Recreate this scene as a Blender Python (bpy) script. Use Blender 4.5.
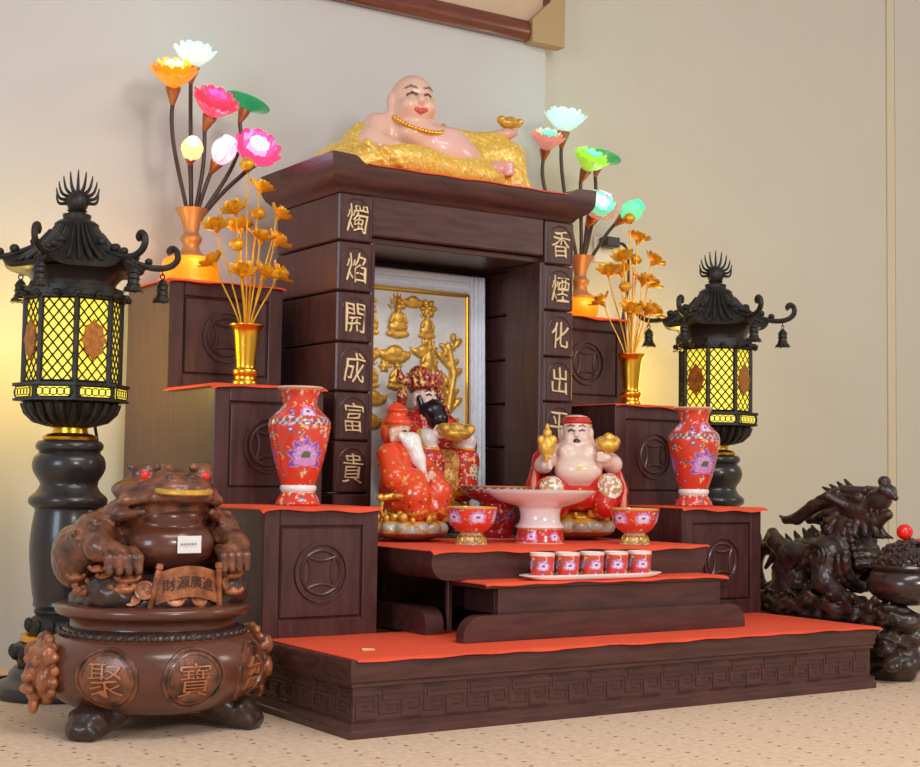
import bpy, math, random
import numpy as np
from mathutils import Vector, Matrix, Euler

for o in list(bpy.data.objects): bpy.data.objects.remove(o, do_unlink=True)
S = bpy.context.scene
COL = S.collection
rnd = random.Random(7)
PI = math.pi

# ------------------------------------------------------------------ camera
CAM_POS = Vector((-1.4935, -2.6584, 0.5461)); YAW, PITCH, ROLL, FPX = 0.5831, 0.0645, 0.0147, 1451.76
_f = Vector((math.sin(YAW)*math.cos(PITCH), math.cos(YAW)*math.cos(PITCH), math.sin(PITCH)))
_r = Vector((math.cos(YAW), -math.sin(YAW), 0)); _u = _r.cross(_f)
_r2 = _r*math.cos(ROLL)+_u*math.sin(ROLL); _u2 = _u*math.cos(ROLL)-_r*math.sin(ROLL)
cd = bpy.data.cameras.new('camera'); cam = bpy.data.objects.new('camera', cd); COL.objects.link(cam)
M = Matrix((_r2, _u2, -_f)).transposed().to_4x4(); M.translation = CAM_POS
cam.matrix_world = M
cd.sensor_fit = 'HORIZONTAL'; cd.sensor_width = 36; cd.lens = FPX*36/920; cd.clip_start = .05
S.camera = cam

# ------------------------------------------------------------------ world, lights, exposure
w = bpy.data.worlds.new('room_light'); S.world = w; w.use_nodes = True
w.node_tree.nodes['Background'].inputs[0].default_value = (.98, .96, .97, 1)
w.node_tree.nodes['Background'].inputs[1].default_value = .34
def area(name, loc, target, sx, sy, power, col):
    l = bpy.data.lights.new(name, 'AREA'); l.shape = 'RECTANGLE'; l.size = sx; l.size_y = sy; l.energy = power; l.color = col
    o = bpy.data.objects.new(name, l); COL.objects.link(o); o.location = loc
    o.rotation_euler = (Vector(target)-Vector(loc)).to_track_quat('-Z', 'Y').to_euler(); return o
area('ceiling_light', (.2, -1.9, 2.95), (.2, -1.85, 0), 2.4, 1.0, 62, (1, .95, .88))
area('front_lamp', (.1, -5.2, 2.3), (.7, 1.2, .8), .9, .9, 78, (1, .96, .92))
area('window_daylight', (-4.6, -2.2, 1.7), (.6, .8, .7), 1.6, 1.8, 80, (.70, .83, 1))
area('hall_light', (4.6, -2.2, 2.6), (2.6, 1.4, .8), 1.2, 1.2, 34, (1, .88, .70))
vs = S.view_settings
vs.view_transform = 'Standard'; vs.look = 'None'; vs.gamma = 1; vs.exposure = 0.0; vs.use_curve_mapping = False

# ------------------------------------------------------------------ materials
def srgb(r, g, b):
    f = lambda c: (c/255/12.92) if c/255 <= .04045 else ((c/255+.055)/1.055)**2.4
    return (f(r), f(g), f(b))
def newmat(name):
    m = bpy.data.materials.new(name); m.use_nodes = True
    return m, m.node_tree, m.node_tree.nodes['Principled BSDF']
def mat(name, c, rough=.5, metal=0, bump=0, bscale=80, var=0, vscale=8, coat=0, emit=None, estr=0, trans=0, sub=0, c2=None, stretch=None):
    m, t, b = newmat(name); N = t.nodes; L = t.links
    b.inputs['Base Color'].default_value = (*c, 1); b.inputs['Roughness'].default_value = rough; b.inputs['Metallic'].default_value = metal
    b.inputs['Coat Weight'].default_value = coat; b.inputs['Coat Roughness'].default_value = .12
    b.inputs['Transmission Weight'].default_value = trans
    if sub: b.inputs['Subsurface Weight'].default_value = sub; b.inputs['Subsurface Radius'].default_value = (.02, .01, .006)
    if emit: b.inputs['Emission Color'].default_value = (*emit, 1); b.inputs['Emission Strength'].default_value = estr
    if var or c2 or bump:
        tc = N.new('ShaderNodeTexCoord'); mp = N.new('ShaderNodeMapping'); L.new(tc.outputs['Object'], mp.inputs[0])
        if stretch: mp.inputs['Scale'].default_value = stretch
    if var or c2:
        n = N.new('ShaderNodeTexNoise'); n.inputs['Scale'].default_value = vscale; n.inputs['Detail'].default_value = 5
        L.new(mp.outputs[0], n.inputs['Vector'])
        r = N.new('ShaderNodeValToRGB'); L.new(n.outputs['Fac'], r.inputs[0])
        d = c2 if c2 else tuple(x*(1-var) for x in c)
        e = c if c2 else tuple(min(1, x*(1+var)) for x in c)
        r.color_ramp.elements[0].color = (*d, 1); r.color_ramp.elements[1].color = (*e, 1)
        r.color_ramp.elements[0].position = .32; r.color_ramp.elements[1].position = .68
        L.new(r.outputs[0], b.inputs['Base Color'])
    if bump:
        n2 = N.new('ShaderNodeTexNoise'); n2.inputs['Scale'].default_value = bscale; n2.inputs['Detail'].default_value = 3
        L.new(mp.outputs[0], n2.inputs['Vector'])
        bp = N.new('ShaderNodeBump'); bp.inputs['Strength'].default_value = bump; bp.inputs['Distance'].default_value = .004
        L.new(n2.outputs['Fac'], bp.inputs['Height']); L.new(bp.outputs[0], b.inputs['Normal'])
    return m
def paintmat(name, rough=.25, coat=.3, metal=0, bump=0, bscale=200):
    m, t, b = newmat(name)
    a = t.nodes.new('ShaderNodeVertexColor'); a.layer_name = 'col'
    t.links.new(a.outputs[0], b.inputs['Base Color']); b.inputs['Roughness'].default_value = rough
    b.inputs['Coat Weight'].default_value = coat; b.inputs['Metallic'].default_value = metal
    if bump:
        n2 = t.nodes.new('ShaderNodeTexNoise'); n2.inputs['Scale'].default_value = bscale
        tc = t.nodes.new('ShaderNodeTexCoord'); t.links.new(tc.outputs['Object'], n2.inputs['Vector'])
        bp = t.nodes.new('ShaderNodeBump'); bp.inputs['Strength'].default_value = bump; bp.inputs['Distance'].default_value = .003
        t.links.new(n2.outputs['Fac'], bp.inputs['Height']); t.links.new(bp.outputs[0], b.inputs['Normal'])
    return m
def carpet_mat():
    m, t, b = newmat('carpet'); N = t.nodes; L = t.links
    tc = N.new('ShaderNodeTexCoord'); mp = N.new('ShaderNodeMapping'); L.new(tc.outputs['Object'], mp.inputs[0])
    mp.inputs['Rotation'].default_value = (0, 0, .0)
    # rows of little tufted dots
    sx = N.new('ShaderNodeSeparateXYZ'); L.new(mp.outputs[0], sx.inputs[0])
    def mth(op, a, bb=None):
        n = N.new('ShaderNodeMath'); n.operation = op
        for i, v in enumerate((a, bb)):
            if v is None: continue
            if isinstance(v, (int, float)): n.inputs[i].default_value = v
            else: L.new(v, n.inputs[i])
        return n.outputs[0]
    px, py = .115, .042
    ix = mth('DIVIDE', sx.outputs[0], px)
    row = mth('FLOOR', mth('DIVIDE', sx.outputs[1], py))
    odd = mth('MODULO', row, 2.0)
    ix2 = mth('ADD', ix, mth('MULTIPLY', odd, .12))
    fx = mth('MULTIPLY', mth('SUBTRACT', mth('FRACT', ix2), .5), px)
    fy = mth('MULTIPLY', mth('SUBTRACT', mth('FRACT', mth('DIVIDE', sx.outputs[1], py)), .5), py)
    d = mth('SQRT', mth('ADD', mth('MULTIPLY', fx, fx), mth('MULTIPLY', fy, fy)))
    n = N.new('ShaderNodeTexNoise'); n.inputs['Scale'].default_value = 60; n.inputs['Detail'].default_value = 4; L.new(tc.outputs['Object'], n.inputs['Vector'])
    dd = mth('ADD', d, mth('MULTIPLY', mth('SUBTRACT', n.outputs['Fac'], .5), .008))
    dot = mth('LESS_THAN', dd, .0048)
    nr = N.new('ShaderNodeValToRGB'); L.new(n.outputs['Fac'], nr.inputs[0])
    nr.color_ramp.elements[0].color = (*srgb(214, 182, 154), 1); nr.color_ramp.elements[1].color = (*srgb(234, 206, 178), 1)
    nr.color_ramp.elements[0].position = .3; nr.color_ramp.elements[1].position = .7
    mx = N.new('ShaderNodeMix'); mx.data_type = 'RGBA'; L.new(dot, mx.inputs['Factor']); L.new(nr.outputs[0], mx.inputs[6]); mx.inputs[7].default_value = (*srgb(140, 104, 84), 1)
    L.new(mx.outputs[2], b.inputs['Base Color']); b.inputs['Roughness'].default_value = .95
    n2 = N.new('ShaderNodeTexNoise'); n2.inputs['Scale'].default_value = 260; L.new(tc.outputs['Object'], n2.inputs['Vector'])
    bp = N.new('ShaderNodeBump'); bp.inputs['Strength'].default_value = .6; bp.inputs['Distance'].default_value = .004
    L.new(n2.outputs['Fac'], bp.inputs['Height']); L.new(bp.outputs[0], b.inputs['Normal'])
    return m
MT = {}
MT['wood'] = mat('dark_mahogany', srgb(90, 54, 48), .36, bump=.06, bscale=40, c2=srgb(66, 38, 36), vscale=7, coat=.12, stretch=(1.2, 6, 9))
MT['wood_v'] = mat('dark_mahogany_upright', srgb(88, 54, 52), .36, bump=.06, bscale=40, c2=srgb(66, 38, 36), vscale=7, coat=.12, stretch=(8, 8, 1.2))
MT['wood_dark'] = mat('darker_wood_inside', srgb(52, 32, 30), .5, c2=srgb(42, 25, 24), vscale=6, stretch=(6, 6, 1))  # darker brown wood tone on inner and under parts
MT['cloth'] = mat('red_felt', srgb(238, 82, 46), .85, bump=.25, bscale=300, var=.05, vscale=30)
MT['wall_a'] = mat('wall_cool_tone', srgb(208, 205, 202), .9, bump=.05, bscale=300, var=.015, vscale=3)  # cooler tone for the back wall
MT['wall_b'] = mat('wall_warm_tone', srgb(211, 205, 190), .9, bump=.05, bscale=300, var=.015, vscale=3)  # warmer tone for the recessed and far walls
MT['trim'] = mat('trim_cream', srgb(218, 206, 178), .8)
MT['carpet'] = carpet_mat()
MT['gold'] = mat('gold_leaf', srgb(244, 186, 62), .28, 1, bump=.1, bscale=120)
MT['goldpaint'] = mat('gold_paint', srgb(232, 180, 78), .36, .5, bump=.25, bscale=260, var=.25, vscale=60)
MT['goldtext'] = mat('pale_gold_inlay', srgb(236, 208, 160), .5, .1)
MT['brass'] = mat('brass', srgb(214, 158, 78), .3, .8)
MT['toad'] = mat('antiqued_brown_resin', srgb(146, 86, 56), .36, bump=.5, bscale=90, c2=srgb(62, 38, 30), vscale=34, coat=.35)
MT['toad_s'] = mat('polished_brown_resin', srgb(112, 64, 44), .28, c2=srgb(84, 46, 34), vscale=5, coat=.4)
MT['toad_hi'] = mat('rubbed_copper_resin', srgb(190, 116, 72), .36, .2, bump=.3, bscale=120, c2=srgb(112, 62, 42), vscale=40, coat=.3)
MT['toad_d'] = mat('dark_brown_resin', srgb(70, 44, 36), .4, bump=.4, bscale=120, c2=srgb(40, 28, 26), vscale=30, coat=.3)
MT['dragon'] = mat('black_brown_resin', srgb(70, 46, 38), .36, bump=.5, bscale=70, c2=srgb(30, 21, 20), vscale=26, coat=.25)
MT['dragon_s'] = mat('polished_dark_resin', srgb(66, 44, 38), .25, c2=srgb(44, 30, 28), vscale=6, coat=.5)
MT['iron'] = mat('black_lantern_metal', srgb(58, 54, 50), .45, .35, bump=.25, bscale=90, c2=srgb(34, 30, 28), vscale=30)
MT['iron_s'] = mat('black_lacquer', srgb(52, 47, 46), .3, .1, coat=.3)
MT['glow'] = mat('lit_yellow_glass', srgb(255, 232, 90), .4, emit=srgb(255, 228, 70), estr=.85)
MT['plaque'] = mat('copper_plaque', srgb(206, 132, 50), .4, .4, bump=.4, bscale=200, c2=srgb(150, 90, 40), vscale=60)
MT['amber'] = mat('lit_amber_glass', srgb(255, 140, 20), .25, emit=srgb(255, 112, 4), estr=.95, c2=srgb(255, 180, 50), vscale=14)
MT['stem'] = mat('dark_flexible_stem', srgb(78, 58, 48), .45, .2)
MT['calyx'] = mat('copper_calyx', srgb(176, 108, 66), .4, .5)
MT['lampvase'] = mat('antique_gold_vase', srgb(186, 136, 92), .42, .35, var=.15, vscale=20)
MT['rim'] = mat('pale_pink_rim', srgb(236, 190, 170), .25, coat=.3)
MT['white'] = mat('white_porcelain', srgb(248, 246, 244), .16, coat=.4)
MT['glaze'] = paintmat('painted_porcelain', .2, .4)
MT['fig'] = paintmat('painted_glazed_figure', .27, .35)
MT['figrobe'] = paintmat('gilt_figure_robe', .35, .2, .15, bump=.5, bscale=130)
MT['frame_white'] = mat('white_carved_frame', srgb(232, 238, 250), .45, bump=.5, bscale=140, var=.06, vscale=80)
MT['silver'] = mat('silver_foil', srgb(226, 228, 230), .4, .1, bump=.12, bscale=70, var=.06, vscale=20)
MT['mahog_red'] = mat('reddish_frame_wood', srgb(128, 62, 36), .3, c2=srgb(98, 44, 26), vscale=8, coat=.5, stretch=(1, 8, 8))
MT['corner'] = mat('gold_corner_cap', srgb(184, 154, 110), .5, .15)
MT['mattan'] = mat('tan_mount', srgb(206, 178, 148), .8, var=.04, vscale=10)
MT['black'] = mat('black_plastic', srgb(34, 34, 36), .4)
MT['red_gem'] = mat('red_glass_glow', srgb(225, 30, 22), .12, coat=.5, emit=srgb(255, 30, 15), estr=.12)  # faint glow added to the red; the eyes and balls are no lamps
MT['paper'] = mat('white_label', srgb(236, 234, 232), .7)
MT['ink'] = mat('grey_ink', srgb(120, 116, 124), .8)
MT['inlay'] = mat('bright_copper_letters', srgb(192, 124, 82), .4, .3)
MT['ypaper'] = mat('yellow_paper', srgb(226, 214, 120), .8)
MT['gilt_red'] = mat('plastic_white', srgb(228, 226, 220), .4)
def petalmat(name, c, e, s):
    m, t, b = newmat(name)
    b.inputs['Base Color'].default_value = (*c, 1); b.inputs['Roughness'].default_value = .25
    b.inputs['Emission Color'].default_value = (*e, 1); b.inputs['Emission Strength'].default_value = s
    b.inputs['Coat Weight'].default_value = .4
    return m
PM = {k: petalmat('lit_petal_'+k, srgb(*c), srgb(*e), s) for k, c, e, s in (
    ('aqua', (214, 240, 238), (190, 240, 240), .55), ('orange', (252, 170, 40), (255, 150, 20), .45), ('pink', (232, 70, 92), (255, 90, 130), .35),
    ('magenta', (226, 70, 130), (255, 110, 170), .40), ('green', (30, 150, 96), (10, 190, 110), .30), ('lilac', (226, 214, 238), (230, 215, 250), .6),
    ('cream', (250, 232, 150), (255, 240, 170), .7), ('lime', (180, 220, 80), (170, 235, 60), .45), ('blush', (226, 150, 140), (235, 170, 150), .3),
    ('mint', (130, 226, 180), (100, 240, 180), .55))}
PM['core'] = petalmat('lit_bulb', (1, 1, 1), srgb(240, 255, 246), 3.0)

# ------------------------------------------------------------------ mesh helpers
class MB:
    def __init__(s): s.v = []; s.f = []
    def add(s, V, F, X=None):
        o = len(s.v)
        s.v += [tuple(X @ Vector(p)) if X is not None else tuple(p) for p in V]
        s.f += [tuple(i+o for i in f) for f in F]; return s
    def box(s, x0, x1, y0, y1, z0, z1, X=None):
        V = [(x, y, z) for x in (x0, x1) for y in (y0, y1) for z in (z0, z1)]
        return s.add(V, [(0,1,3,2),(4,6,7,5),(0,4,5,1),(2,3,7,6),(0,2,6,4),(1,5,7,3)], X)
    def cbox(s, x0, x1, y0, y1, z0, z1, c=.004, X=None):
        V = []; idx = {}
        lo = (x0, y0, z0); hi = (x1, y1, z1)
        for i in range(8):
            b = [(i >> a) & 1 for a in range(3)]
            for a in range(3):
                p = [(hi[k]-c if b[k] else lo[k]+c) for k in range(3)]; p[a] = hi[a] if b[a] else lo[a]
                idx[(i, a)] = len(V); V.append(tuple(p))
        F = []
        for a in range(3):
            u, v = (a+1) % 3, (a+2) % 3
            for sd in (0, 1):
                q = [(sd << a) | (i << u) | (j << v) for i, j in ((0,0),(1,0),(1,1),(0,1))]
                f = [idx[(k, a)] for k in q]; F.append(tuple(f if sd else f[::-1]))
            for i in (0, 1):
                for j in (0, 1):
                    k0 = (i << u) | (j << v); k1 = k0 | (1 << a)
                    f = [idx[(k0, u)], idx[(k1, u)], idx[(k1, v)], idx[(k0, v)]]; F.append(tuple(f if (i ^ j) else f[::-1]))
        for i in range(8): F.append((idx[(i, 0)], idx[(i, 1)], idx[(i, 2)]))
        return s.add(V, F, X)
    def lathe(s, prof, n=32, X=None, cap=True, a0=0, a1=2*PI):
        full = abs(a1-a0-2*PI) < 1e-6; m = n if full else n+1; V = []; F = []
        for r, z in prof:
            for i in range(m):
                a = a0+(a1-a0)*i/n; V.append((r*math.cos(a), r*math.sin(a), z))
        for j in range(len(prof)-1):
            for i in range(n):
                k = (i+1) % m if full else i+1
                F.append((j*m+i, j*m+k, (j+1)*m+k, (j+1)*m+i))
        if cap and full:
            if prof[0][0] > 1e-5: F.append(tuple(range(m))[::-1])
            if prof[-1][0] > 1e-5: F.append(tuple((len(prof)-1)*m+i for i in range(m)))
        return s.add(V, F, X)
    def tube(s, path, rad, n=8, X=None):
        P = [Vector(p) for p in path]; m = len(P)
        R = rad if isinstance(rad, (list, tuple)) else [rad]*m
        V = []; F = []; up = Vector((0, 0, 1)); prev = None
        for i in range(m):
            t = (P[min(i+1, m-1)]-P[max(i-1, 0)]).normalized()
            if prev is None:
                a = up if abs(t.z) < .9 else Vector((1, 0, 0)); x = t.cross(a).normalized()
            else:
                x = (prev-t*prev.dot(t)).normalized()
            prev = x; y = t.cross(x)
            for k in range(n):
                an = 2*PI*k/n; V.append(P[i]+(x*math.cos(an)+y*math.sin(an))*R[i])
        for i in range(m-1):
            for k in range(n):
                l = (k+1) % n; F.append((i*n+k, i*n+l, (i+1)*n+l, (i+1)*n+k))
        F.append(tuple(range(n))[::-1]); F.append(tuple((m-1)*n+k for k in range(n)))
        return s.add(V, F, X)
    def prism(s, poly, d0, d1, plane='xz', X=None):
        n = len(poly)
        mk = {'xz': lambda a, b, d: (a, d, b), 'xy': lambda a, b, d: (a, b, d), 'yz': lambda a, b, d: (d, a, b)}[plane]
        V = [mk(a, b, d0) for a, b in poly]+[mk(a, b, d1) for a, b in poly]
        F = [tuple(range(n)), tuple(range(n, 2*n))[::-1]]+[(i, n+i, n+(i+1) % n, (i+1) % n) for i in range(n)]
        return s.add(V, F, X)
    def ell(s, c, r, n=12, m=8, X=None):
        V = []; F = []
        for j in range(1, m):
            ph = PI*j/m
            for i in range(n):
                th = 2*PI*i/n; V.append((c[0]+r[0]*math.sin(ph)*math.cos(th), c[1]+r[1]*math.sin(ph)*math.sin(th), c[2]-r[2]*math.cos(ph)))
        b = len(V); V += [(c[0], c[1], c[2]-r[2]), (c[0], c[1], c[2]+r[2])]
        for j in range(m-2):
            for i in range(n):
                k = (i+1) % n; F.append((j*n+i, j*n+k, (j+1)*n+k, (j+1)*n+i))
        for i in range(n):
            k = (i+1) % n; F.append((b, k, i)); F.append((b+1, (m-2)*n+i, (m-2)*n+k))
        return s.add(V, F, X)
    def mesh(s, name, m, smooth=35):
        me = bpy.data.meshes.new(name); me.from_pydata(s.v, [], s.f); me.validate()
        me.materials.append(MT[m] if isinstance(m, str) else m)
        import bmesh
        bm = bmesh.new(); bm.from_mesh(me); bmesh.ops.recalc_face_normals(bm, faces=bm.faces); bm.to_mesh(me); bm.free()
        if smooth:
            me.polygons.foreach_set('use_smooth', [True]*len(me.polygons)); me.set_sharp_from_angle(angle=math.radians(smooth))
        return me
    def build(s, name, m, parent=None, smooth=35, loc=None):
        return link(name, s.mesh(name, m, smooth), parent, loc)
def link(name, me, parent=None, loc=None, X=None):
    o = bpy.data.objects.new(name, me); COL.objects.link(o)
    if parent is not None: o.parent = parent
    if X is not None: o.matrix_basis = X
    if loc is not None: o.location = loc
    return o
def tag(o, label, cat, group=None):
    o['label'] = label; o['category'] = cat
    if group: o['group'] = group
    return o
def thing(name, label, cat, loc=(0, 0, 0), rz=0, group=None):
    o = bpy.data.objects.new(name, None); COL.objects.link(o); o.empty_display_size = .05
    o.location = loc; o.rotation_euler = (0, 0, rz); return tag(o, label, cat, group)
def copy_tree(o, parent=None):
    c = o.copy(); COL.objects.link(c); c.parent = parent
    for ch in list(o.children): copy_tree(ch, c)
    return c
def struct(name, mb, m, parent=None):
    o = mb.build(name, m, parent)
    if parent is None: o['kind'] = 'structure'
    return o
def bez(p0, p1, p2, p3, n=10):
    out = []
    for i in range(n+1):
        t = i/n; u = 1-t
        out.append(tuple(u**3*a+3*u*u*t*b+3*u*t*t*c+t**3*d for a, b, c, d in zip(p0, p1, p2, p3)))
    return out
def spline(P, n=6):
    P = [Vector(p) for p in P]; Q = [P[0]*2-P[1]]+P+[P[-1]*2-P[-2]]; out = []
    for i in range(1, len(Q)-2):
        for k in range(n):
            t = k/n; a, b, c, d = Q[i-1], Q[i], Q[i+1], Q[i+2]
            out.append(.5*((2*b)+(c-a)*t+(2*a-5*b+4*c-d)*t*t+(3*b-a-3*c+d)*t**3))
    out.append(P[-1]); return out
def smoothprof(P, n=5):
    return [(max(q.x, 0), q.y) for q in spline([Vector((a, b, 0)) for a, b in P], n)]
def lerp(a, b, t): return a+(b-a)*t
def text_mesh(ch, size, depth, m, bold=0.0, warp=None):
    cu = bpy.data.curves.new('t', 'FONT'); cu.body = ch; cu.size = 1; cu.extrude = .5; cu.offset = bold; cu.resolution_u = 2
    o = bpy.data.objects.new('t', cu); COL.objects.link(o)
    dg = bpy.context.evaluated_depsgraph_get(); me = bpy.data.meshes.new_from_object(o.evaluated_get(dg))
    bpy.data.objects.remove(o, do_unlink=True); bpy.data.curves.remove(cu)
    n = len(me.vertices); co = np.empty(n*3); me.vertices.foreach_get('co', co); co = co.reshape(-1, 3)
    lo, hi = co.min(0), co.max(0); c = (lo+hi)/2; sc = size/(hi[1]-lo[1])
    co = (co-c)*[sc, sc, depth]
    # lie in the local XZ plane, facing -Y
    out = np.stack([co[:, 0], -co[:, 2], co[:, 1]], 1)
    if warp is not None: out = warp(out)
    me.vertices.foreach_set('co', out.ravel()); me.update(); me.materials.clear(); me.materials.append(MT[m]); return me

# ---- sculpted forms: blended ellipsoids and tapering limbs turned into one continuous skin (surface nets)
def E_(c, r, rot=(0, 0, 0), col=None, k=None, op=1): return ('e', np.array(c, float), np.array(r, float), rot, col, k, op)
def C_(a, b, ra, rb, col=None, k=None, op=1): return ('c', np.array(a, float), np.array(b, float), (ra, rb), col, k, op)
def chain(P, R, col=None, k=None):
    return [C_(P[i], P[i+1], R[i], R[i+1], col, k) for i in range(len(P)-1)]
def mirror(prims):
    out = []
    for q in prims:
        if q[0] == 'e':
            c = q[1]*[-1, 1, 1]; rx, ry, rz = q[3]; out.append(('e', c, q[2], (rx, -ry, -rz))+q[4:])
        else: out.append(('c', q[1]*[-1, 1, 1], q[2]*[-1, 1, 1])+q[3:])
    return out
def sculpt(name, prims, cell, m, parent=None, k=.008, col=(1, 1, 1), noise=None, paint=None, loc=None, flat=None):
    lo = np.full(3, 1e9); hi = -lo
    for q in prims:
        if q[6] < 0: continue
        if q[0] == 'e': R = max(q[2]); lo = np.minimum(lo, q[1]-R); hi = np.maximum(hi, q[1]+R)
        else:
            R = max(q[3]); lo = np.minimum(lo, np.minimum(q[1], q[2])-R); hi = np.maximum(hi, np.maximum(q[1], q[2])+R)
    lo -= cell*3; hi += cell*3
    n = np.ceil((hi-lo)/cell).astype(int)+1
    ax = [lo[i]+cell*np.arange(n[i]) for i in range(3)]
    D = np.full(n, 1e3, dtype=np.float32); ID = np.zeros(n, dtype=np.int16); BD = np.full(n, 1e3, dtype=np.float32)
    for qi, q in enumerate(prims):
        kk = q[5] if q[5] is not None else k
        if q[0] == 'e': R = max(q[2]); a, b = q[1]-R, q[1]+R
        else: R = max(q[3]); a, b = np.minimum(q[1], q[2])-R, np.maximum(q[1], q[2])+R
        pad = max(kk*1.2, cell*2)+cell*2
        i0 = np.clip(np.floor((a-pad-lo)/cell).astype(int), 0, n-1); i1 = np.clip(np.ceil((b+pad-lo)/cell).astype(int)+1, 1, n)
        sl = tuple(slice(x, y) for x, y in zip(i0, i1))
        X, Y, Z = np.meshgrid(*[ax[i][sl[i]] for i in range(3)], indexing='ij', sparse=True)
        if q[0] == 'e':
            X = X-q[1][0]; Y = Y-q[1][1]; Z = Z-q[1][2]
            if any(q[3]):
                T = np.array(Euler(q[3]).to_matrix().transposed())
                X, Y, Z = (T[i, 0]*X+T[i, 1]*Y+T[i, 2]*Z for i in range(3))
            r = q[2]
            k0 = np.sqrt((X/r[0])**2+(Y/r[1])**2+(Z/r[2])**2); k1 = np.sqrt((X/r[0]**2)**2+(Y/r[1]**2)**2+(Z/r[2]**2)**2)+1e-9
            d = k0*(k0-1)/k1
        else:
            A, B = q[1], q[2]; ab = B-A; L2 = float(ab@ab)+1e-12
            t = np.clip(((X-A[0])*ab[0]+(Y-A[1])*ab[1]+(Z-A[2])*ab[2])/L2, 0, 1)
            d = np.sqrt((X-A[0]-t*ab[0])**2+(Y-A[1]-t*ab[1])**2+(Z-A[2]-t*ab[2])**2)-(q[3][0]+t*(q[3][1]-q[3][0]))
        d = d.astype(np.float32); cur = D[sl]
        if q[6] < 0:
            h = np.clip(.5-.5*(cur+d)/kk, 0, 1); D[sl] = cur*(1-h)+(-d)*h+kk*h*(1-h); continue
        h = np.clip(.5+.5*(cur-d)/kk, 0, 1); far = cur > 900
        res = cur*(1-h)+d*h-kk*h*(1-h); D[sl] = np.where(far, d, res)
        bd = BD[sl]; mk = d < bd-(.0015 if q[4] is not None and q[4] != col else 0)*0; ID[sl] = np.where(mk, qi, ID[sl]); BD[sl] = np.where(mk, d, bd)
    if noise:
        X, Y, Z = np.meshgrid(*ax, indexing='ij', sparse=True); D = D+noise(X, Y, Z).astype(np.float32)
    if flat is not None: D = np.maximum(D, (flat-ax[2]).astype(np.float32)[None, None, :])
    ins = D < 0
    off = [(i, j, l) for i in (0, 1) for j in (0, 1) for l in (0, 1)]
    cn = tuple(x-1 for x in n)
    sub = lambda Aa, o: Aa[o[0]:o[0]+cn[0], o[1]:o[1]+cn[1], o[2]:o[2]+cn[2]]
    cnt = sum(sub(ins, o).astype(np.int8) for o in off)
    act = (cnt > 0) & (cnt < 8); I = np.argwhere(act); vid = np.full(cn, -1, dtype=np.int64); vid[act] = np.arange(len(I))
    acc = np.zeros((len(I), 3)); ne = np.zeros(len(I))
    for a in off:
        for x in range(3):
            if a[x]: continue
            b = list(a); b[x] = 1
            da = D[I[:, 0]+a[0], I[:, 1]+a[1], I[:, 2]+a[2]]; db = D[I[:, 0]+b[0], I[:, 1]+b[1], I[:, 2]+b[2]]
            mk = (da < 0) != (db < 0); t = np.where(mk, da/(da-db+1e-12), 0)
            pnt = np.array(a, float)[None, :].repeat(len(I), 0); pnt[:, x] += t
            acc += pnt*mk[:, None]; ne += mk
    V = lo+(I+acc/np.maximum(ne, 1)[:, None])*cell
    F = []
    for x in range(3):
        u, v = (x+1) % 3, (x+2) % 3
        s0 = [slice(1, -1)]*3; s0[x] = slice(0, -1); s1 = [slice(1, -1)]*3; s1[x] = slice(1, None)
        A = ins[tuple(s0)]; B = ins[tuple(s1)]; ed = np.argwhere(A != B)
        if not len(ed): continue
        e = ed.copy(); e[:, u] += 1; e[:, v] += 1
        e = e[(e < np.array(cn)).all(1)]
        def g(du, dv):
            w_ = e.copy(); w_[:, u] -= du; w_[:, v] -= dv; return vid[w_[:, 0], w_[:, 1], w_[:, 2]]
        q = np.stack([g(1, 1), g(0, 1), g(0, 0), g(1, 0)], 1)
        flip = ~ins[e[:, 0], e[:, 1], e[:, 2]]
        q[flip] = q[flip][:, ::-1]; F.append(q[(q >= 0).all(1)])
    F = np.concatenate(F)
    me = bpy.data.meshes.new(name); me.vertices.add(len(V)); me.vertices.foreach_set('co', V.ravel())
    me.loops.add(len(F)*4); me.loops.foreach_set('vertex_index', F.ravel()); me.polygons.add(len(F))
    me.polygons.foreach_set('loop_start', np.arange(0, len(F)*4, 4)); me.polygons.foreach_set('loop_total', np.full(len(F), 4))
    me.update(calc_edges=True); me.polygons.foreach_set('use_smooth', np.ones(len(F), bool))
    mm = MT[m] if isinstance(m, str) else m; me.materials.append(mm)
    ids = ID[I[:, 0], I[:, 1], I[:, 2]]
    pal = np.array([(q[4] if q[4] is not None else col) for q in prims], dtype=float)
    C = pal[ids]
    if paint is not None: C = paint(V, C, ids)
    ca = me.color_attributes.new('col', 'FLOAT_COLOR', 'POINT')
    ca.data.foreach_set('color', np.concatenate([C, np.ones((len(C), 1))], 1).ravel().astype(np.float32))
    return link(name, me, parent, loc)
def hash3(V, s):
    q = np.floor(V/s); return np.abs(np.sin(q[:, 0]*12.9898+q[:, 1]*78.233+q[:, 2]*37.719)*43758.5453) % 1

# ================================================================== the room
struct('floor', MB().box(-4.5, 7, -6, 1.75, -.1, 0), 'carpet')
struct('wall_back', MB().box(-4.5, 1.525, 1.40, 1.75, -.1, 3.2), 'wall_a')
struct('wall_recess', MB().box(1.525, 3.42, 1.45, 1.75, -.1, 3.2), 'wall_b')
struct('wall_far', MB().box(3.42, 7, 1.438, 1.75, -.1, 3.2), 'wall_b')
struct('trim_1', MB().cbox(3.375, 3.42, 1.440, 1.45, 0, 3.2, .003), 'trim')

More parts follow.
